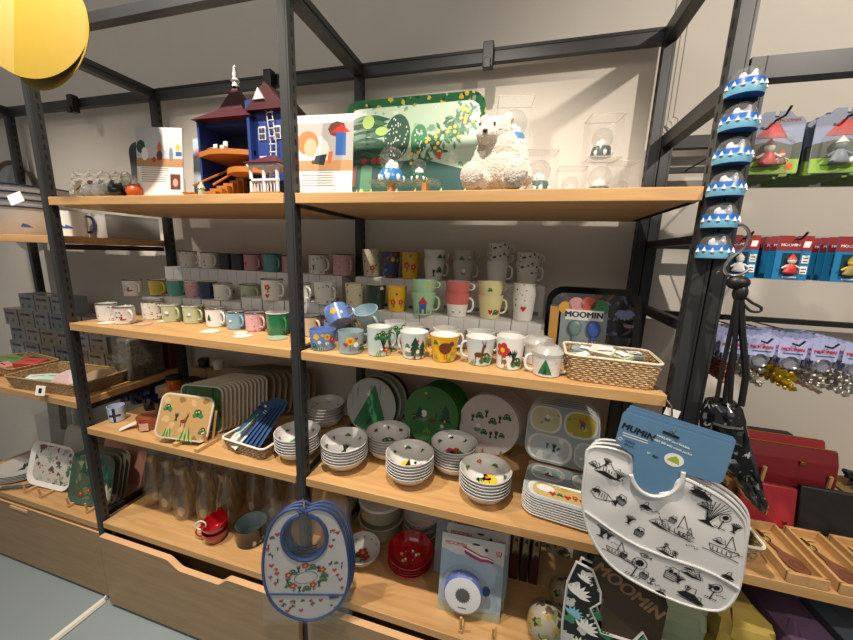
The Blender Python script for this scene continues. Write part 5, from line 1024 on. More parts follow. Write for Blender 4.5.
t = enamel_mug('enamel_mug', ENW, ENW, (('boat', -.03, .04, .0),), .05, .098, handle=NAVE, ha=-20) if 0 else None
t = thing('enamel_jug', (-.165, .15, 1.607), (0, 0, 35), 'tall white enamel mug with blue picture and navy handle, left rack', 'mug')
b = vessel(MB(), .05, .052, .1, ENW); [b.fill([(x, .03), (x+.03, .032), (x+.015, .042), (x+.005, .046)], pc('b'), cyl(.05, .052, .1), rings=3) for x in (-.02, .0, -.05)]; put('body', b, t); put('handle', MB().tube(handle_pts(.051, .02, .085, .026), .0055, NAVE, 8), t)
put('storage_box', MB().span((-.04, -.11, 0), (.04, .11, .098), M('dim_clear_box', '#b5b3af', .3)).span((-.041, -.111, .09), (.041, .111, .1), ACR), None, (-.088, .31, 1.607), (0, 0, 0), 'pale grey plastic box at the right end of the upper left shelf', 'box')
put('price_tag', MB().box((0, 0, .02), (.05, .001, .04), PAPER, RY(-25)), None, (-.225, .03, 1.723), (-10, 0, 20), 'white price tag hanging over the edge of the basins', 'tag')
# cartons and soap baskets
ML = [M('carton_cream', '#8f8876', .6), M('carton_grey', '#8a9094', .6), PAT('carton_floral', '#857c74', ['#5d6a5a', '#9a7a70', '#a8a69a'], 38, .4, .9), M('carton_blue_grey', '#74808a', .6)]
def carton(m_, w_=.115, h_=.088):
    b = MB().box((0, 0, h_/2), (w_, .09, h_), m_); X = T(-.005, -.0451, h_*.72) @ UP
    b.text('MOOMIN', .018, INK(), X, bold=.03); [stamp(b, kd, x, -.035, .016, None, X) for kd, x in (('reed', -.03), ('bush', .02))]; return b
cm = [carton(m_).mesh('carton') for m_ in ML]; rc = random.Random(4)
for row in range(4):
    for i in range(8):
        x = -1.0+.122*i+.03*(row % 2)
        if x > (-.50 if row >= 3 else -.24) or (row == 3 and i < 1): continue
        o = bpy.data.objects.new('carton', rc.choice(cm)); COL.objects.link(o); o.location = (x, .335+.01*(row % 2)*0, .957+.0885*row); o.rotation_euler = (0, 0, R_(rc.uniform(-2, 2))); props(o, 'small printed carton stacked against the wall on the left rack', 'box', 'printed cartons stacked on the left rack')
OB = WICKER('old_wicker', '#7c6040', '#b89b6c')
t = wicker_basket(.40, .21, .055, 1.12, mat=OB); t.location = (-.275, .115, .957); t.rotation_euler = (0, 0, R_(4)); props(t, 'long wicker tray of wrapped soaps at front of left rack', 'basket')
t = wicker_basket(.30, .17, .05, 1.12, mat=OB); t.location = (-.70, .16, .957); t.rotation_euler = (0, 0, R_(-6)); props(t, 'second wicker tray with coral and green packs, far left', 'basket')
for i, (x, y, z, w_, d_, h_, rz, c, lab) in enumerate(((-.33, .10, .02, .10, .06, .03, 25, '#b9d2c6', 'mint wrapped soap bar in the middle of the long wicker tray'), (-.27, .14, .035, .10, .055, .03, -20, '#a9c8bc', 'mint green wrapped soap bar lying across the others'), (-.40, .08, .02, .09, .055, .028, 40, '#c9d8d2', 'pale mint wrapped soap at the left of the long wicker tray'),
        (-.62, .16, .03, .10, .07, .04, 20, '#b8473c', 'coral red box in the far left wicker tray'), (-.70, .10, .03, .09, .06, .03, -15, '#d08a80', 'salmon pink pack in the far left wicker tray'), (-.78, .17, .03, .12, .07, .03, 5, '#5e8a4c', 'green pack in the far left wicker tray'), (-.67, .20, .03, .12, .05, .03, 0, '#4a3a3a', 'dark pack behind the coral box'))):
    put('soap_pack', MB().box((0, 0, h_/2), (w_, d_, h_), M('soap_'+c[1:], c, .5)).stroke([(-w_*.3, 0), (w_*.25, .006)], .004, INK(), None, T(0, 0, h_)), None, (x, y, .957+z-.012), (4, 3, rz), lab, 'soap', 'wrapped soaps and packs on the left rack', bevel=.004)
for x, y, rz, m_, lab in ((-.22, .085, 15, PAT('blush_dome', '#d4b3b4', ['#b7c3a0', '#dcc6c2'], 14, .5, .6, cover=.6), 'blush and pale green domed pouch at right of the wicker tray'), (-.12, .14, 80, M('beige_dome', '#b59c80', .6), 'beige rounded pouch at the right end of wicker tray')):
    poly = [(.075*math.cos(PI*k/14), .06*math.sin(PI*k/14)) for k in range(15)]; put('domed_pouch', MB().prism(poly, -.012, .012, m_, T(0, 0, 0) @ RX(60)), None, (x, y, .975), (0, 0, rz), lab, 'pouch', bevel=.005)
put('price_tag', MB().box((0, 0, .0), (.045, .001, .04), PAPER).box((0, -.001, 0), (.015, .0005, .02), BLK), None, (-.215, -.012, .985), (-15, 0, 8), 'white price tag on the edge of the long wicker tray', 'tag')
TW_ = PAT('grey_textile', '#5d574c', ['#746e60', '#4a453d'], 60, .4, 1, cover=.8, rough=.8)
put('textile_pack', MB().span((-.055, -.08, 0), (.055, .08, .2), TW_).span((-.058, -.084, 0), (.058, .084, .204), BAG), None, (-.115, .305, .957), (0, 0, 0), 'grey textile pack in clear film at right end of left rack', 'pack', bevel=.01)
put('gift_box', MB().span((-.05, -.03, 0), (.05, .03, .2), M('dark_red_box', '#6b2c30', .5)), None, (-.11, .44, .957), (0, 0, 0), 'dark red gift box behind the grey textile pack', 'box', bevel=.002)
# lowest shelf of the left rack
for i in range(5): put('plate', plate(M('grey_plate', '#bdbab4', .35), MATS['grey_plate'], (('reed', 0, 0, .05),) if i == 4 else (), .115), None, (-.77, .135, .4+.0075*i), (0, 0, 10*i), f'grey white plate lying flat at far left, {nth_down(4-i, 5)} of its pile', 'plate', 'flat plates on the left rack')
b = rim_tray(.27, .21, .05, .014, PAT('floral_tray', '#c9c5bb', ['#4a6a50', '#8a3a36', '#a6b8b4', '#54504a', '#8fa08a'], 34, .44, 1.4, cover=.85, rough=.35), CERP)
put('serving_tray', b, None, (-.50, .115, .4+.107), (74, 2, 4), 'white tray with crowded floral print on small wooden pegs', 'tray')
put('serving_tray', rim_tray(.25, .21, .05, .014, M('pale_tray', '#b9b4aa', .35), MATS['pale_tray']), None, (-.56, .26, .4+.112), (76, 0, -4), 'plain pale tray standing behind the floral tray', 'tray')
SG = PAT('forest_tray_print', '#4c5c44', ['#1f4a3c', '#6f7a56', '#2c5a4a', '#8a8a6a'], 16, .46, 1.4, cover=.85, rough=.3)
def forest():
    b = rim_tray(.235, .235, .045, .014, SG, M('forest_rim', '#41584a', .3)); z = lambda a, c, z=0: (a, c, .0038+z)
    b.fill([(.0, -.06), (.045, -.07), (.05, .0), (.03, .06), (.005, .05), (-.005, -.01)], pc('w'), lambda x, y: (x, y, .0040)); b.fill([(.03, -.01), (.07, .04), (.06, .06), (.03, .03)], pc('d'), lambda x, y: (x, y, .0043))
    for k in range(8): b.fill(leaf(.045, .008, k*.8, .075, -.06), M('tray_flower_cream', '#b8ae94', .5), lambda x, y, k=k: (x, y, .0045+.00005*k))
    for k in range(3): stamp(b, 'flower', -.06+.04*k, -.08+.02*k, .015, z); stamp(b, 'pine', -.06+.03*k, .04, .03, z)
    return b
put('serving_tray', forest(), None, (-.182, .095, .4+.119), (75, 0, 6), 'dark green forest print tray behind the left front post', 'tray')
for i in range(3): put('serving_tray', rim_tray(.235, .235, .045, .014, M('edge_tray', '#7d7767', .4), M('edge_rim', '#8f8a7a', .4)), None, (-.180+.004*i, .118+.016*i, .4+.119), (75, 0, 6), ['first', 'second', 'third'][i]+' greyish tray edge standing behind the forest print tray', 'tray', 'grey trays behind the forest tray')
put('serving_tray', rim_tray(.25, .25, .05, .014, M('pink_tray', '#b5806e', .4), M('pink_tray_rim', '#c79a88', .4)), None, (-.175, .225, .4+.127), (77, 0, 6), 'salmon pink tray standing behind the forest print tray', 'tray')
dowels('tray_stand', (-.56, -.45), .056, .4, .05, 'small wooden pegs holding the floral tray'); dowels('tray_stand', (-.26, -.14), .055, .4, .05, 'small wooden pegs holding the forest print tray')
t = thing('leaflet_holder', (-.90, .345, .4), (0, 0, 0), 'clear acrylic leaflet holder at far left', 'holder'); put('holder', MB().span((-.11, -.04, 0), (.11, .03, .2), ACR), t)
put('leaflet', MB().box((0, 0, .16), (.2, .003, .32), M('grey_leaflet', '#a8a49e', .6)).box((.03, -.0018, .2), (.06, .001, .2), TW_), None, (-.90, .352, .403), (-3, 0, 0), 'grey leaflet with reddish picture in the acrylic holder', 'leaflet')
put('plate', plate(PAT('cool_print_plate', '#7c8482', ['#9aa29c', '#5f6a68'], 40, .4, 1), MATS['grey_plate'], (), .085), None, (-.72, .33, .4+.086), (76, 0, 0), 'small grey printed plate leaning at the back of the left rack', 'plate')
t = thing('cutlery_pack', (-.645, .035, .402), (0, 0, 28), 'small pack of dark-handled cutlery lying at shelf edge', 'cutlery'); put('film', MB().box((0, 0, .006), (.13, .03, .012), FILM), t)
for k in range(3): put('handle', MB().box((0, -.009+.009*k, .006), (.12, .005, .006), (BLK, METAL, BLK)[k]), t)

# ------------------------------------------------------------------ things hanging from the front posts
def P3(pts, y): return [on(u, v, y) for u, v in pts]
def slab(name, pts, y, th, mat, edge=None, X0=None):
    """outline at depth y given its real thickness"""
    P = P3(pts, y); b = MB(); b.loft([[(p.x, p.y+th, p.z) for p in P], [(p.x, p.y, p.z) for p in P]], edge or mat, smooth=False, capm=mat); return b, P
def smooth_closed(pts, n=6):
    o = []; N_ = len(pts)
    for i in range(N_):
        p0, p1, p2, p3 = (Vector(pts[(i+k-1) % N_]) for k in range(4))
        for j in range(n):
            t = j/n; o.append(tuple(.5*((2*p1)+(-p0+p2)*t+(2*p0-5*p1+4*p2-p3)*t*t+(-p0+3*p1-3*p2+p3)*t**3)))
    return o
class Frame:      # a flat hanging panel: metres right/up from an anchor, rolled by ang and turned by yaw about the vertical
    def __init__(s, u, v, y, ang, yaw=0):
        s.o = on(u, v, y); a, w = R_(ang), R_(yaw); e0 = Vector((math.cos(w), math.sin(w), 0)); up = Vector((0, 0, 1))
        s.n = Vector((math.sin(w), -math.cos(w), 0)); s.ex = e0*math.cos(a)+up*math.sin(a); s.ey = up*math.cos(a)-e0*math.sin(a)
    def X(s): return Matrix(((s.ex.x, s.ey.x, s.n.x, s.o.x), (s.ex.y, s.ey.y, s.n.y, s.o.y), (s.ex.z, s.ey.z, s.n.z, s.o.z), (0, 0, 0, 1)))
    def loc(s, u, v):
        d = ray(u, v); t = (s.o-CAM).dot(s.n)/d.dot(s.n); p = CAM+d*t-s.o; return (p.dot(s.ex), p.dot(s.ey))
# bib in a clear bag on the middle post
WB = M('bib_white', '#d9d6d4', .6); BB = M('bib_blue_trim', '#234680', .6); F = Frame(304, 506, -.075, 0, 28)
c_ = [F.loc(u, v) for u, v in ((305, 511), (318, 508), (333, 514), (343, 530), (348, 552), (349, 575), (344, 596), (332, 611), (312, 619), (292, 616), (275, 605), (266, 588), (263, 565), (266, 540), (273, 522), (285, 511), (298, 508))]
outer = smooth_closed(c_, 4); nc = F.loc(304.5, 540); nr = .082
# open the neck: walk the outline from the slit, then back round the neck circle
neck = [F.loc(304.5+22.5*math.sin(a), 537-22.5*math.cos(a)) for a in [R_(12+336*k/30) for k in range(31)]]
outline = outer[1:-1]+neck[::-1] if 0 else outer[1:-4]+neck[::-1]
def bib_mesh(full, dz):
    b = MB(); X = F.X() @ T(0, 0, dz); b.loft([[(x, y, -.002) for x, y in outline], [(x, y, .002) for x, y in outline]], BB, X, smooth=False, capm=WB)
    b.tube([(x, y, .003) for x, y in outer], .0045, BB, 6, X, closed=True); b.tube([(x, y, .003) for x, y in neck], .0065, BB, 6, X)
    if full:
        l, r = F.loc(268, 593), F.loc(345, 594); b.tube([(l[0], l[1], .004), (r[0], r[1], .004)], .003, BB, 6, X); b.box((r[0]-.035, r[1]+.0, .005), (.03, .009, .002), BB, X)
        rr = random.Random(11)
        for k in range(48):
            if k < 30: s_ = rr.choice((-1, 1)); x, y = F.loc(304+s_*rr.uniform(26, 38), rr.uniform(525, 588))
            else: x, y = F.loc(rr.uniform(276, 336), rr.uniform(599, 611))
            kd = rr.choice(['flower', 'bush', 'star', 'heart', 'reed']); stamp(b, kd, x, y, .0085, None, X, {'y': 'm', 'e': 'm'}, 1, .0026)
        m_ = F.loc(306, 577)
        for k in range(16):
            a = 2*PI*k/16; stamp(b, ('bush', 'flower', 'reed')[k % 3], m_[0]+.055*math.cos(a), m_[1]+.040*math.sin(a), .017, None, X, None, 1, .0028)
        b.stroke([(m_[0]+.035*math.cos(2*PI*k/20), m_[1]+.022*math.sin(2*PI*k/20)) for k in range(21)], .0016, INK(), None, X, .003)
    return b
for i in range(3):
    t = thing('baby_bib', tuple(i*(F.ex*.008-F.n*.016)), (0, 0, 0), ['white baby bib with blue trim in a clear bag on the middle post, front', 'blue-edged baby bib hanging second behind the front bib', 'blue-edged baby bib hanging third behind the front bib'][i], 'bib', 'bagged bibs on the middle post')
    o = put('bib', bib_mesh(i == 0, 0), t); dx, dz_ = 0, -.002*i; o.location = (dx, 0, dz_)
    q = [F.loc(u, v) for u, v in ((262, 506), (346, 503), (350, 620), (264, 622))]
    o = put('clear_bag', MB().add([(x, y, .009) for x, y in q]+[(x, y, .0105) for x, y in q], [(0, 1, 2, 3), (4, 5, 6, 7), (0, 1, 5, 4), (2, 3, 7, 6)], BAG, F.X()), t); o.location = (dx, 0, dz_)
    if i == 0:
        l = F.loc(305, 550); b = MB()
        for k in range(3): b.stroke([(l[0]-.04+.004*k, l[1]-.012*k+.005), (l[0]-.02, l[1]-.012*k+.009), (l[0], l[1]-.012*k+.004), (l[0]+.035, l[1]-.012*k+.008)], .006, INK(), None, F.X(), -.004)
        put('printed_lettering', b, t)
put('wire_hook', MB().tube([tuple(on(303, 497, -.001)), tuple(on(303, 499, -.055)), tuple(on(304, 508, -.084)), tuple(on(304, 502, -.09))], .002, METAL, 6), None, (0, 0, 0), (0, 0, 0), 'small wire hook on the middle post holding the bagged bibs', 'hook')
# the two front bibs on the right post
F = Frame(672, 436, -.13, -17); SAT = M('bib_satin_white', '#d9d8d6', .38, var=.02, sheen=.3); GT = M('bib_grey_edge', '#b3b2b2', .5)
L2 = lambda pts: [F.loc(u, v) for u, v in pts]
tongue = [(656+24*math.cos(q), 469+24*math.sin(q)) for q in [R_(12+162*k/12) for k in range(13)]]
card = L2([(622, 414), (624, 411), (729, 444), (732, 448), (722, 480), (718, 483), (681, 472)]+tongue+[(633, 455), (617, 443), (615, 439)])
ob = smooth_closed(L2(((590, 450), (612, 450), (630, 456), (633, 470), (641, 484), (656, 492), (671, 490), (680, 478), (698, 484), (722, 498), (739, 514), (746, 530), (743, 560), (738, 590), (724, 607), (705, 608), (670, 598), (630, 580), (605, 560), (588, 530), (583, 500), (586, 465))), 4)
cen = (sum(p[0] for p in ob)/len(ob), sum(p[1] for p in ob)/len(ob)); nk = F.loc(656, 474)
def fold(x, y, z=0):      # soft gathers that run down from the collar
    dx, dy = x-nk[0], y-nk[1]; d = math.hypot(dx, dy); a = math.atan2(dy, dx); return (x, y, z+.0032*math.sin(a*7+1)*math.exp(-((d-.09)/.06)**2)+.004*math.sin(x*17+y*9+1)-.0)
for i in range(3):
    t = thing('baby_bib', (.009*i, .014*i, .002*i), (0, 0, 0), ['satin white baby bib with black ink drawings on a blue card, right post', 'satin baby bib hanging second on the right post', 'satin baby bib hanging last on the right post'][i], 'bib', 'satin bibs on the right post')
    X = F.X(); b = MB(); b.loft([[fold(x, y, -.004) for x, y in ob], [fold(x, y, 0) for x, y in ob]], GT, X, cap1=False); b.fill(ob, SAT, fold, X, 12); b.tube([fold(x, y, -.0005) for x, y in ob], .0032, SAT, 6, X, closed=True)
    if i == 0:
        fx = lambda x, y: fold(x, y, .0012)
        pk0 = L2(((585, 512), (598, 521), (612, 531), (626, 540), (640, 547), (660, 554), (680, 560), (696, 565), (712, 572), (726, 580), (738, 588)))
        b.tube([fold(x, y, .002) for x, y in pk0], .0024, SAT, 6, X); b.tube([fold(x, y-.007, .001) for x, y in pk0], .0012, GT, 6, X)
        b.tube([(x, y, .006) for x, y in L2([(656+26*math.cos(q), 470+25*math.sin(q)) for q in [R_(2+170*k/16) for k in range(17)]])], .0042, SAT, 6, X)
        rr = random.Random(21)
        for (u, v, s_) in ((612, 470, .024), (602, 497, .024), (652, 514, .028), (677, 524, .026), (712, 512, .030), (700, 490, .018), (604, 532, .018), (618, 550, .020), (637, 568, .024), (668, 549, .016), (725, 546, .026), (672, 572, .020), (692, 570, .016), (655, 586, .020), (690, 593, .022), (713, 590, .018), (728, 575, .012), (640, 532, .014), (596, 464, .010), (735, 528, .012), (645, 556, .010), (622, 500, .014), (690, 545, .012), (630, 520, .012)):
            s_ *= 1.12; x, y = F.loc(u, v); doodle(b, x, y, s_, rr, fx, X, w=.0014)
            if s_ > .017: doodle(b, x+s_*.7, y-s_*.25, s_*.55, rr, fx, X, w=.0012); doodle(b, x-s_*.5, y+s_*.35, s_*.4, rr, fx, X, w=.0011)
    put('bib', b, t)
    b = MB(); X = F.X() @ T(0, 0, .004); b.prism(card, -.0015, .0, M('bib_card_blue', '#5b82a4', .5), X)
    if i == 0:
        D = T(0, 0, .0002); m_ = F.loc(636, 430.5); b.text('MUMIN', .0185, INK(), X @ D @ T(m_[0]+.003, m_[1], 0), bold=.045, spacing=1.06)
        m_ = F.loc(671, 441); b.text('HAKLAPP med förkläde', .0062, WHT(), X @ D @ T(m_[0]+.002, m_[1]+.001, 0), bold=.03); m_ = F.loc(670, 445.5); b.text('BABY BIB with crumb pocket', .0062, WHT(), X @ D @ T(m_[0]+.002, m_[1], 0), bold=.03)
        for q_ in range(2): a, c = F.loc(622, 431.5+2.6*q_), F.loc(647, 440+2.6*q_); b.stroke([a, c], .0018, WHT(), None, X)
        m_ = F.loc(626, 440.5); b.stroke([(m_[0]-.013+.004*math.cos(2*PI*k/10), m_[1]+.003*math.sin(2*PI*k/10)) for k in range(11)], .0012, WHT(), None, X, .0008); b.text('ozon', .0095, INK(), X @ D @ T(m_[0]+.006, m_[1]+.002, 0)); b.text('short', .0085, INK(), X @ D @ T(m_[0]+.007, m_[1]-.006, 0))
        m_ = F.loc(673, 459); b.fill(circ(.0155, m_[0], m_[1], 18, 1.15, .9), WHT(), None, X, lift=.0006); b.fill([(m_[0]-.012, m_[1]-.005), (m_[0]+.012, m_[1]-.0055), (m_[0]+.007, m_[1]+.005), (m_[0], m_[1]+.009), (m_[0]-.007, m_[1]+.004)], M('print_lime', '#9ab52c', .5), None, X, lift=.0009)
        m_ = F.loc(647.5, 452); b.fill([(m_[0]+.004*x, m_[1]+.004*y) for x, y in motif('heart')[0][1]], M('print_mint', '#8fd0b8', .5), None, X, lift=.0008); b.stroke([(m_[0]+.009, m_[1]), (m_[0]+.020, m_[1]-.001)], .0016, INK(), None, X); b.stroke([(m_[0]+.009, m_[1]-.003), (m_[0]+.018, m_[1]-.004)], .0016, INK(), None, X)
        m_ = F.loc(670, 434); b.box((m_[0], m_[1], .0006), (.030, .005, .0012), INK(), X)
    put('backing_card', b, t)
h0, h1 = on(667, 400, -.002), on(673, 434, -.135)
put('wire_hook', MB().tube([tuple(h0), (h0.x, -.03, h0.z-.004), (h1.x, -.13, h1.z-.004), (h1.x, -.142, h1.z+.014)], .0022, METAL, 6), None, (0, 0, 0), (0, 0, 0), 'wire hook on the right post holding the satin bibs', 'hook')
b = MB().box((0, 0, 0), (.03, .001, .018), PAPER, RY(12)); put('label_sticker', b, None, tuple(on(672, 413, -.002)), (0, 0, 0), 'little white sticker on the right post above the bibs', 'sticker')
# black leafy bib on a brown card
F = Frame(625, 580, -.09, -32); BK = PAT('leafy_black_bib', '#14161c', ['#d3d2cc', '#3f8a64', '#1c4a5c', '#c9c8c2'], 26, .40, 1.5, cover=.6, rough=.5)
for i in range(2):
    t = thing('baby_bib', (.014*i, .016*i, 0), (0, 0, 0), ['black leaf print baby bib on a brown lettered card below the satin bib', 'second black leaf print bib hanging behind the first'][i], 'bib', 'black leaf bibs on the right post')
    X = F.X(); q = [F.loc(u, v) for u, v in ((595, 556), (612, 562), (660, 598), (664, 612), (656, 650), (640, 655), (600, 640), (604, 600), (590, 572))]; b = MB(); b.prism(q, -.002, 0, M('brown_card', '#3f3120', .6), X)
    if i == 0: m_ = F.loc(627, 590); b.text('MOOMIN', .042, M('card_letter_tan', '#8f6e4e', .6), X @ T(m_[0]+.004, m_[1], .0), bold=.04)
    put('backing_card', b, t)
    q = [F.loc(u, v) for u, v in ((576, 560), (592, 568), (600, 590), (600, 600), (590, 606), (600, 630), (632, 640), (642, 630), (650, 645), (640, 690), (590, 690), (560, 680), (562, 620), (567, 580))]
    b = MB(); b.prism(q, .001, .007, BK, X, side=M('bib_edge_light', '#c9c7c2', .5)); b.tube([(x, y, .006) for x, y in q], .003, MATS['bib_edge_light'], 6, X, closed=True)
    rr = random.Random(2)
    if i == 0:
        for u, v, kk, mm in ((578, 590, .05, 'w'), (585, 575, .03, 'w'), (574, 610, .04, 'l'), (586, 625, .05, 'w'), (596, 612, .03, 'g'), (605, 632, .035, 'g'), (580, 640, .04, 'w')):
            x, y = F.loc(u, v)
            for k in range(7): b.fill(leaf(kk*.7, kk*.09, .3+k*.42, x, y-.01), pc(mm), None, X @ T(0, 0, .0072+.0001*k))
    put('bib', b, t)
# glossy black tote hanging by long straps
TOTE = PAT('glossy_black_print', '#0f0f11', ['#4b4c50', '#a0a1a6', '#17181b', '#6c6d72'], 52, .40, 2.2, cover=.62, rough=.12, coat=.9)
t = thing('tote_bag', (0, 0, 0), (0, 0, 0), 'glossy black patterned bag hanging from a steel carabiner', 'bag')
q = P3(((716, 402), (738, 405), (744, 420), (752, 455), (764, 495), (768, 509), (761, 513), (745, 495), (728, 472), (714, 455), (705, 430), (708, 410)), -.045); rr = random.Random(8)
mid = Vector((sum(p.x for p in q)/len(q), 0, sum(p.z for p in q)/len(q))); q = [Vector(a) for a in smooth_closed([tuple(p) for p in q], 3)]
J = lambda k, dy: [(p.x*k+(1-k)*mid.x+rr.uniform(-.0015, .0015), p.y+dy+rr.uniform(-.004, .004), p.z*k+(1-k)*mid.z+rr.uniform(-.0015, .0015)) for p in q]
put('bag_body', MB().loft([J(.8, .034), J(1, .026), J(1.03, .01), J(1, -.004), J(.86, -.014), J(.6, -.018), J(.3, -.019)], TOTE), t)
put('drawstring', MB().tube([tuple(p) for p in P3(((712, 424), (724, 428), (742, 430)), -.066)], .005, BLK, 6), t)
for i, pts in enumerate((((738, 290), (731, 330), (722, 370), (716, 404)), ((738, 285), (735, 340), (728, 375), (724, 404)), ((740, 285), (742, 330), (746, 375), (741, 406)), ((737, 300), (735, 345), (732, 372), (730, 404)))):
    put('strap', MB().tube([tuple(p) for p in P3(pts, -.048-.003*i)], .0042 if i != 2 else .006, BLK, 6), t)
put('knot', ball(ball(MB(), on(738, 283, -.05), .018, BLK, 1.1, .8, .8, 12, 8), on(740, 293, -.052), .014, BLK, .9, .8, 1.3, 12, 8), t)
put('cord_loop', MB().tube([tuple(p) for p in P3(smooth_closed([(742, 296), (752, 303), (761, 308), (759, 312), (750, 311), (743, 303)], 4), -.055)], .0026, M('dark_green_cord', '#1f2a24', .5), 6, closed=True), t)
put('carabiner', MB().tube([tuple(p) for p in P3(smooth_closed([(739, 227), (746, 228), (749, 237), (742, 250), (730, 259), (724, 268), (728, 275), (740, 275), (752, 267), (760, 257)], 4)[:-8], -.05)], .0028, METAL, 8), None, (0, 0, 0), (0, 0, 0), 'bright steel carabiner hook holding the black bag', 'hook')
# snow globe magnets up the right post
def magnet():
    t = thing('snow_globe_magnet', (0, 0, 0), cat='magnet'); b = MB(); PB = M('magnet_blue', '#1f62b4', .3, coat=.4); b.lathe([(0, -.004), (.031, -.004), (.032, .003), (.031, .012), (.029, .022), (0, .022)], PB, 22, RX(0), a0=180, a1=360, mats=[PB, MATS['magnet_pale'], MATS['magnet_pale'], PB, PB])
    b.span((-.031, -.002, -.004), (.031, .001, .022), PB)
    for k in range(7): a = PI+PI*(k+.5)/7; b.lathe([(0, 0), (.0038, 0), (0, .009)], FIGW, 7, T(.0312*math.cos(a), .0312*math.sin(a), .008+.002*(k % 2)))
    put('base', b, t)
    b = MB(); [ball(b, (x, -.010, .027+dz), r, FIGW, 1, .8, 1.3, 10, 6) for x, dz, r in ((-.009, 0, .007), (.008, .001, .007), (-.001, -.003, .006), (.009, .009, .004))]; put('white_figures', b, t)
    put('half_dome', MB().lathe([(.027*math.cos(PI/2*k/8), .022+.027*math.sin(PI/2*k/8)) for k in range(9)], CLEAR('dome_plastic', '#ffffff', .7, .06, .10), 20, a0=180, a1=360), t); return t
M('magnet_pale', '#6fa9c4', .3, coat=.4)
mg = magnet()
for i in range(6): place(i, mg, (2.018, -.0045, 1.902-.0605*i), (0, 0, -3+random.uniform(-3, 3)), f'blue snow globe magnet on the right post, {nth_down(i, 6)} of six', 'snow globe magnets on the right post', None)
put('magnet_backing', MB().span((-.034, 0, 0), (.034, .006, .40), M('matte_dark_strip', '#2c2d2f', .5)) if 0 else MB().span((-.03, 0, 0), (.03, .004, .385), STEEL), None, (2.018, -.0035, 1.583), (0, 0, 0), 'dark steel strip carrying the snow globe magnets', 'strip') if 0 else None

# ------------------------------------------------------------------ right-hand rack
for z, n, xs in ((1.868, 3, (2.105, 2.218, 2.331)), (1.636, 4, (2.086, 2.175, 2.272, 2.37)), (1.418, 5, (2.105, 2.158, 2.213, 2.268, 2.323))):
    put('hook_rail', MB().span((2.054, .432, z-.008), (3.0, .45, z+.008), STEELB), rt)
    for x in xs: put('prong', MB().tube([(x, .435, z), (x, .02, z+.004), (x, .008, z+.016)], .0022, STEELB, 6), rt)
def doll(b, x, y, z, s, body, head, hat):
    b.lathe([(0, 0), (.5*s, 0), (.62*s, .12*s), (.34*s, .8*s), (.2*s, 1.0*s), (0, 1.0*s)], body, 10, T(x, y, z) @ Matrix.Diagonal((1, .55, 1, 1))); ball(b, (x, y, z+1.25*s), .36*s, head, 1, .7, 1, 10, 7)
    b.lathe([(.4*s, 1.4*s), (.3*s, 1.55*s), (0, 1.95*s)], hat, 10, T(x, y, z) @ Matrix.Diagonal((1, .7, 1, 1)))
    for q in (-1, 1): b.tube([(x+q*.3*s, y, z+.8*s), (x+q*.75*s, y-.05*s, z+.5*s)], .09*s, head, 5)
def blister(k):
    t = thing('blister_card', (0, 0, 0), cat='toy'); b = MB(); poly = [(-.044, -.10), (.044, -.10), (.047, -.096), (.047, .0), (.04, .008), (.03, .008), (.02, .02), (.0035, .02), (.0035, -.003), (-.0035, -.003), (-.0035, .02), (-.02, .02), (-.03, .008), (-.04, .008), (-.047, 0), (-.047, -.096)]
    b.prism(poly, -.0008, .0008, M('blister_card_blue', '#8b95ae', .5), UP); X = T(0, -.001, 0) @ UP
    b.fill([(-.046, -.099), (.046, -.099), (.046, -.072), (-.046, -.072)], M('blister_lime', '#93b83c', .5), X=X); b.fill([(-.046, -.072), (.046, -.072), (.046, -.04), (.03, -.045), (0, -.035), (-.046, -.045)], M('blister_forest', '#4a5240', .5), X=X, lift=.0005)
    b.fill([(-.03, -.03), (.022, -.03), (.004, .0), (-.008, .0)], pc('r'), X=X, lift=.0006); b.text('MOOMIN', .008, pc('r'), X @ T(.022, .002, .0003), bold=.02); b.fill(circ(.007, .032, -.086, 10), pc('o'), X=X, lift=.0007); b.stroke([(-.03, -.085), (.015, -.085)], .003, pc('g'), X=X, lift=.0007)
    put('card', b, t)
    b = MB(); cols = ((pc('r'), pc('n'), TAG), (pc('m'), pc('w'), pc('m')), (pc('b'), pc('y'), pc('r')))[k]
    doll(b, -.008, -.011, -.084, .026, cols[0], cols[2], cols[1]); doll(b, .014, -.010, -.084, .015, cols[1], cols[2], cols[0]); put('toy_pieces', b, t)
    put('blister', MB().loft([[(x, -.001, y) for x, y in rrect(.06, .07, .015, 3, -.002, -.055)], [(x*.9, -.020, y*1) for x, y in rrect(.054, .062, .015, 3, -.002, -.055)]], FILM, cap0=False), t)
    return t
for c, x in enumerate((2.105, 2.218, 2.331)):
    bl = blister(c)
    for i in range(7): place(i, bl, (x, .045+.024*i, 1.868-.0006), (-3, 0, random.uniform(-3, 3)), ('green and blue blister card with toy figure, front of the '+['first', 'second', 'third'][c]+' prong') if i == 0 else 'blister card hanging behind the front one on the '+['first', 'second', 'third'][c]+' upper prong', ['first', 'second', 'third'][c]+' prong of green blister cards')
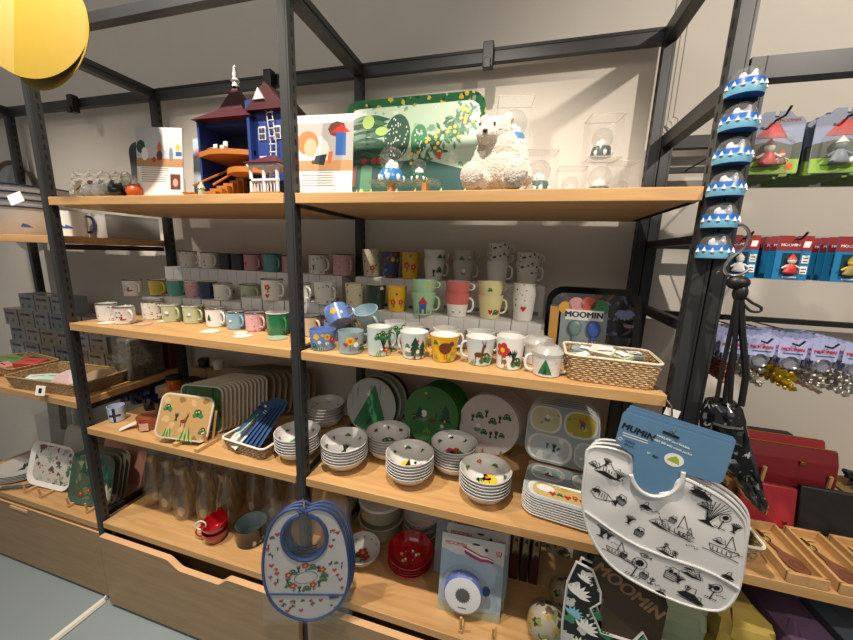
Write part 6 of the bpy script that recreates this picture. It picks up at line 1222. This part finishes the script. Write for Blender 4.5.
def charm_card(k):
    t = thing('charm_card', (0, 0, 0), cat='toy card'); b = MB().prism([(-.029, -.079), (.029, -.079), (.029, .011), (.0035, .011), (.0035, -.003), (-.0035, -.003), (-.0035, .011), (-.029, .011)], -.0008, .0008, M('charm_card_blue', '#1d76a8', .4), UP); X = T(0, -.0011, 0) @ UP
    b.ngon([(-.029, -.018), (.029, -.018), (.029, .011), (.0035, .011), (.0035, -.003), (-.0035, -.003), (-.0035, .011), (-.029, .011)], M('charm_header_red', '#8e1f26', .5), X, .0004); b.text('MOOMIN', .0075, WHT(), X @ T(-.008, -.008, .0003), bold=.03); b.fill([(.013, -.012), (.024, -.012), (.026, .0), (.015, 0)], WHT(), X=X, lift=.0006)
    b.fill([(-.018, -.066), (.012, -.066), (.012, -.024), (-.018, -.024)], M('charm_window', '#123a4c', .3), X=X, lift=.0005)
    for yy in (-.036, -.058): b.fill([(.015, yy-.008), (.027, yy-.008), (.027, yy+.008), (.015, yy+.008)], WHT(), X=X, lift=.0006); b.stroke([(.017, yy-.004), (.025, yy-.004)], .002, INK(), X=X, lift=.0009); b.stroke([(.017, yy+.002), (.025, yy+.002)], .002, INK(), X=X, lift=.0009)
    b.stroke([(-.012, -.073), (.012, -.073)], .003, WHT(), X=X); put('card', b, t)
    b = MB(); c1, c2 = ((pc('w'), pc('w')), (pc('r'), TAG), (M('print_olive', '#8a7a2c'), pc('y')), (pc('w'), pc('o')))[k]; doll(b, -.003, -.006, -.066, .021, c1, c2, c1); put('charm', b, t); return t
for c, x in enumerate((2.086, 2.175, 2.272, 2.37)):
    bl = charm_card(c)
    for i in range(9): place(i, bl, (x, .035+.021*i, 1.636-.0006), (-2, 0, random.uniform(-3, 3)), ('blue card with red header and '+['white', 'red', 'olive', 'orange'][c]+' charm, front of its prong') if i == 0 else 'blue charm card behind the '+['white', 'red', 'olive', 'orange'][c]+' one', 'blue charm cards behind the '+['white', 'red', 'olive', 'orange'][c]+' one')
SLV = M('charm_silver', '#b7b2a6', .3, .8); GLD = M('charm_gold', '#b09018', .35, .6); RUST = M('charm_rust', '#8a4a30', .5)
def keyring(k):
    t = thing('keyring', (0, 0, 0), cat='keyring'); b = MB(); poly = [(-.022, -.028), (.022, -.028), (.024, -.02), (.024, .01), (.0035, .01), (.0035, -.003), (-.0035, -.003), (-.0035, .01), (-.024, .01), (-.024, -.02)]
    b.prism(poly, -.0006, .0006, M('keyring_header', '#a9b0d8', .3), UP); b.prism([(-.015, -.05), (.015, -.05), (.018, -.028), (-.018, -.028)], -.0006, .0006, CLEAR('keyring_film', '#8f9bd8', .3, .1, .25), UP); b.text('MOOMIN', .0095, M('keyring_red', '#cf2030', .5), T(0, -.0012, -.008) @ UP, bold=.03)
    b.stroke([(-.016, -.017), (.018, -.017)], .0016, INK(), X=T(0, -.0012, 0) @ UP); put('header_card', b, t)
    put('split_ring', MB().tube([(.014*math.cos(a), -.003, -.038+.014*math.sin(a)) for a in [2*PI*q/16 for q in range(16)]], .0014, METAL, 6, closed=True), t)
    m_ = (RUST, SLV, GLD, SLV, SLV)[k]; b = MB(); rr = random.Random(k); 
    for q in range(7): b.box((0, 0, 0), (rr.uniform(.006, .013), .005, rr.uniform(.006, .012)), m_ if not (k == 0 and q in (2, 3)) else pc('r'), T(rr.uniform(-.012, .012), -.003+rr.uniform(-.004, .004), -.06-.0055*q) @ RY(rr.uniform(0, 90)) @ RX(rr.uniform(0, 60))); ball(b, (rr.uniform(-.013, .013), -.004, -.06-.0055*q), .0045, m_, 1, .6, 1, 8, 6)
    put('charm', b, t); return t
for c, x in enumerate((2.105, 2.158, 2.213, 2.268, 2.323)):
    bl = keyring(c); cn = ['rust and red', 'dark silver', 'golden', 'pale silver', 'far right silver'][c]
    for i in range(10): place(i, bl, (x, .035+.02*i, 1.418-.0006), (-2, 0, random.uniform(-6, 6)), f'keyring with {cn} charm on a lilac header, front of its row' if i == 0 else f'keyring hanging behind the front {cn} one', f'keyrings behind the front {cn} one')
# shelf of leather goods
ZR = .870
def fob_tray():
    t = thing('wooden_tray', (0, 0, 0), cat='tray'); b = MB().span((-.034, -.085, 0), (.034, .085, .005), OAKY)
    for s in (-1, 1): b.span((s*.034-.004, -.085, 0), (s*.034+.004, .085, .026), OAKY).span((-.038, s*.085-.004, 0), (.038, s*.085+.004, .026), OAKY)
    b.stroke([(-.018, .066), (-.008, .069), (.0, .065), (.01, .069), (.018, .067)], .003, M('tray_burnt_print', '#6a4524', .7), None, T(0, 0, .0055)); put('tray', b, t, bevel=.001); return t
def fob():
    t = thing('leather_key_fob', (0, 0, 0), cat='key fob'); L_ = M('brown_leather', '#7a4a34', .55, bump=.3, scale=90)
    poly = [(.004, .03), (.006, .0), (.02, -.02), (.022, -.045), (.012, -.062), (0, -.066), (-.012, -.062), (-.022, -.045), (-.02, -.02), (-.006, .0), (-.004, .03)]
    b = MB().prism(poly, 0, .004, L_); b.stroke(circ(.013, 0, -.04, 14), .0015, M('leather_dark', '#4a2a1c'), None, T(0, 0, .0042), closed=True); b.stroke(circ(.007, 0, -.04, 12), .0012, M('leather_dark'), None, T(0, 0, .0042), closed=True); put('leather', b, t)
    put('ring', MB().tube([(.010*math.cos(a), .04+.012*math.sin(a), .004) for a in [2*PI*q/14 for q in range(14)]], .0014, M('antique_brass', '#5f5238', .4, .8), 6, closed=True), t); put('clasp', MB().box((0, .055, .005), (.008, .022, .005), MATS['antique_brass']), t, bevel=.001); return t
tt, ff = fob_tray(), fob()
for i, (x, lab) in enumerate(((2.322, 'first'), (2.418, 'second'), (2.514, 'third'))):
    place(i, tt, (x, .09, ZR), (0, 0, 0), f'{lab} wooden tray from left, with a leather key fob', 'wooden trays on the right-hand shelf'); place(i, ff, (x+.001, .092, ZR+.0065), (0, 0, 14), f'brown leather key fob lying in the {lab} wooden tray', 'leather key fobs in wooden trays')
t = wicker_basket(.085, .12, .05, 1.25, MATS['white_piping'], mat=OB); t.location = (2.215, .09, ZR); t.rotation_euler = (0, 0, R_(0)); props(t, 'small white-rimmed wicker basket beside the satin bibs', 'basket')
put('bark_chips', ball(MB(), (0, 0, 0), .038, PAT('bark_brown', '#5a4028', ['#8a6a44', '#3a2818'], 120, .4, 1, rough=.9), .8, 1.1, .5), None, (2.215, .09, ZR+.024), (0, 0, 0), 'brown bark-like filling in the small wicker basket', 'filling', kind='stuff')
RED = M('red_leather', '#a02630', .5, bump=.2, scale=60); REDD = M('deep_red_leather', '#7d1c24', .5, bump=.2, scale=60); BKL = M('black_leather', '#1c1c1e', .55, bump=.2, scale=60)
def wallet(m_, w_, h_, clasp=True):
    t = thing('wallet', (0, 0, 0), cat='wallet'); put('body', MB().box((0, 0, h_/2), (w_, .018, h_), m_), t, bevel=.004)
    if clasp: put('clasp', MB().box((w_*.32, -.0105, .018), (.008, .004, .010), GOLD), t, bevel=.001)
    return t
for m_, w_, h_, x, y, z, lab in ((RED, .125, .115, 2.352, .205, ZR, 'bright red leather wallet standing upright behind the wooden trays'), (BKL, .18, .125, 2.515, .205, ZR, 'large black leather wallet standing right of the red one')):
    t = wallet(m_, w_, h_, m_ is RED); t.location = (x, y, z+.002); t.rotation_euler = (R_(-10), 0, R_(-3)); props(t, lab, 'wallet')
st = thing('bag_stand', (2.415, .30, ZR), (0, 0, 0), 'wooden stand carrying red leather bags at the back', 'stand'); put('platform', MB().span((-.14, -.05, .07), (.16, .07, .084), WAL), st)
for x in (-.12, .14):
    for y in (-.04, .06): put('leg', MB().box((x, y, .035), (.014, .014, .07), WAL), st)
for x in (-.06, .09): put('peg', MB().tube([(x, -.045, .08), (x, -.05, .15)], .005, PINE, 8), st)
for i, (dy, m_, lab) in enumerate(((0, REDD, 'dark red leather bag with small clasp, front one on the stand'), (.045, RED, 'brighter red leather bag behind the dark red one'))):
    t = thing('leather_bag', (2.412, .275+dy, ZR+.087), (-4, 0, -2), lab, 'bag', 'red leather bags on the stand'); put('body', MB().loft([[(x*k, y*k2, z) for x, y in rrect(.23, .04, .012, 3)] for k, k2, z in ((1, .8, 0), (1.01, 1, .04), (1, .9, .09), (.97, .5, .125+.008*i))], m_), t)
    put('clasp', MB().box((.03, -.022, .085), (.012, .006, .010), GOLD), t, bevel=.001); put('zip', MB().tube([(-.11, 0, .126+.008*i), (.11, 0, .126+.008*i)], .002, GOLD, 6), t)
put('leather_case', MB().box((0, 0, .10), (.22, .03, .20), BKL), None, (2.39, .405, ZR), (0, 0, 0), 'flat black case standing behind the red bags', 'case', bevel=.006)
rr = random.Random(9); b = MB(); [b.tube([(rr.uniform(-.06, .06), rr.uniform(-.03, .03), rr.uniform(0, .04)+.085) for _ in range(4)], .006, BLK, 6) for k in range(7)]
t = thing('strap_bundle', (2.66, .36, ZR), (0, 0, 0), 'bundle of dark straps on a low box at right edge', 'straps'); put('low_box', MB().box((0, 0, .04), (.14, .1, .08), KRAFT), t); put('straps', b, t)
t = wicker_basket(.12, .12, .11, 1.1, mat=OB); t.location = (2.69, .19, ZR); props(t, 'brown wicker basket at the right edge beside black wallet', 'basket')
put('pouch', MB().loft([[(x*k, y*k, z) for x, y in rrect(.07, .05, .02, 4)] for k, z in ((.8, 0), (1, .012), (1, .025), (.75, .034))], M('teal_felt', '#3f9c8f', .8)), None, (2.60, .06, ZR), (0, 0, 20), 'teal pouch lying right of the wooden trays', 'pouch')
# textiles on the board below
put('shelf_board', MB().span((RX0+.035, .0, .51), (3.0, .44, .538), OAK), rt, bevel=.0015)
cols = (('#7f8a70', 'sage green folded cloth below the right-hand shelf, leftmost'), ('#b39a4c', 'mustard yellow folded cloth beside the sage one'), ('#5f4560', 'purple folded cloth in the middle below right-hand shelf'), ('#59616e', 'blue grey striped folded cloth right of the purple one'), ('#6a3a34', 'rust red folded cloth at the right edge'), ('#4f5660', 'slate folded cloth at far right'))
for i, (c, lab) in enumerate(cols):
    rr = random.Random(i+30); pts = rrect(.118, .2, .03, 5); b = MB(); m_ = PAT('cloth_'+c[1:], c, [c, '#8a6a50', '#3d4640'], 22, .3, 1.4, cover=.35, rough=.9, coat=0)
    J = lambda k, z, dx: [(x*k+dx+rr.uniform(-.006, .006), y*k+rr.uniform(-.006, .006), z+rr.uniform(-.006, .006)) for x, y in pts]
    b.loft([J(1, .006, 0), J(1.04, .03, 0), J(1, .06, .004), J(1.05, .09, -.004), J(1, .12, .004), J(.93, .15, 0), J(.5, .165, 0)], m_)
    put('folded_cloth', b, None, (2.125+.135*i, .12, .538), (0, 0, rr.uniform(-6, 6)), lab, 'cloth', 'folded cloths below the right-hand shelf')
# hanging yellow paper ornament and thin hanging wires
YM = M('yellow_paper', '#947a12', .6, var=.04)
ORN = CAM+ray(36, 28)*.95; s_ = .95/FPX
def px(x, y, d=0): return tuple(CAM+ray(36, 28)*.95+CR*((x-36)*s_)-CU*((y-28)*s_)+CF*d)
t = thing('paper_ornament', (0, 0, 0), (0, 0, 0), 'large yellow round paper ornament hanging at top left corner', 'paper decoration')
circle = [(36+53*math.cos(a), 26+53*math.sin(a)) for a in [2*PI*k/60 for k in range(60)]]
def leafm(P, d0, dd):
    b = MB(); b.loft([[px(x, y, d0+dd(x)) for x, y in P], [px(x, y, d0+dd(x)+.0015) for x, y in P]], YM, smooth=False); return b
put('front_leaf', leafm([(14, 74.2)]*0+[p for p in circle if p[0] > 14 and p[1] >= 26]+[(14, 74.2), (14, -22.2)]+[p for p in circle if p[0] > 14 and p[1] < 26], 0, lambda x: 0), t)
put('left_leaf', leafm([(14, 74.2)]+[p for p in circle if p[0] < 14]+[(14, -22.2)], 0, lambda x: (x-14)*.0010), t)
put('back_leaf', leafm([(x+1, y+4) for x, y in circle], .03, lambda x: (36-x)*.0006), t)
put('string', MB().tube([px(13, -25, 0), tuple(Vector(px(13, -25, 0))+Vector((0, 0, .9)))], .0012, BLK, 5), t)
for u0, v0, u1, v1, lab in ((690, 18, 679, 118, 'thin wire with white hook hanging on the wall, right one'), (683, 28, 672, 122, 'thin wire with white hook hanging on the wall, left one')):
    a, c = on(u0, v0, .46), on(u1, v1, .47); t = thing('hanging_wire', (0, 0, 0), label=lab, cat='wire', group='thin wires on the wall'); put('wire', MB().tube([(a.x, .47, 2.6), (a.x, .47, c.z)], .0014, M('wire_grey', '#8f8b84', .5), 5), t)
    put('hook', MB().tube([(a.x+.015*math.cos(q), .465, c.z-.015+.018*math.sin(q)) for q in [R_(90-300*k/12) for k in range(13)]], .003, M('hook_white', '#d9d5cc', .4), 6), t)
# everything stands a hair above what carries it
for o in list(COL.objects):
    if o.parent is None and o.get('category') and o['category'] != 'shelving': o.location.z += .0006
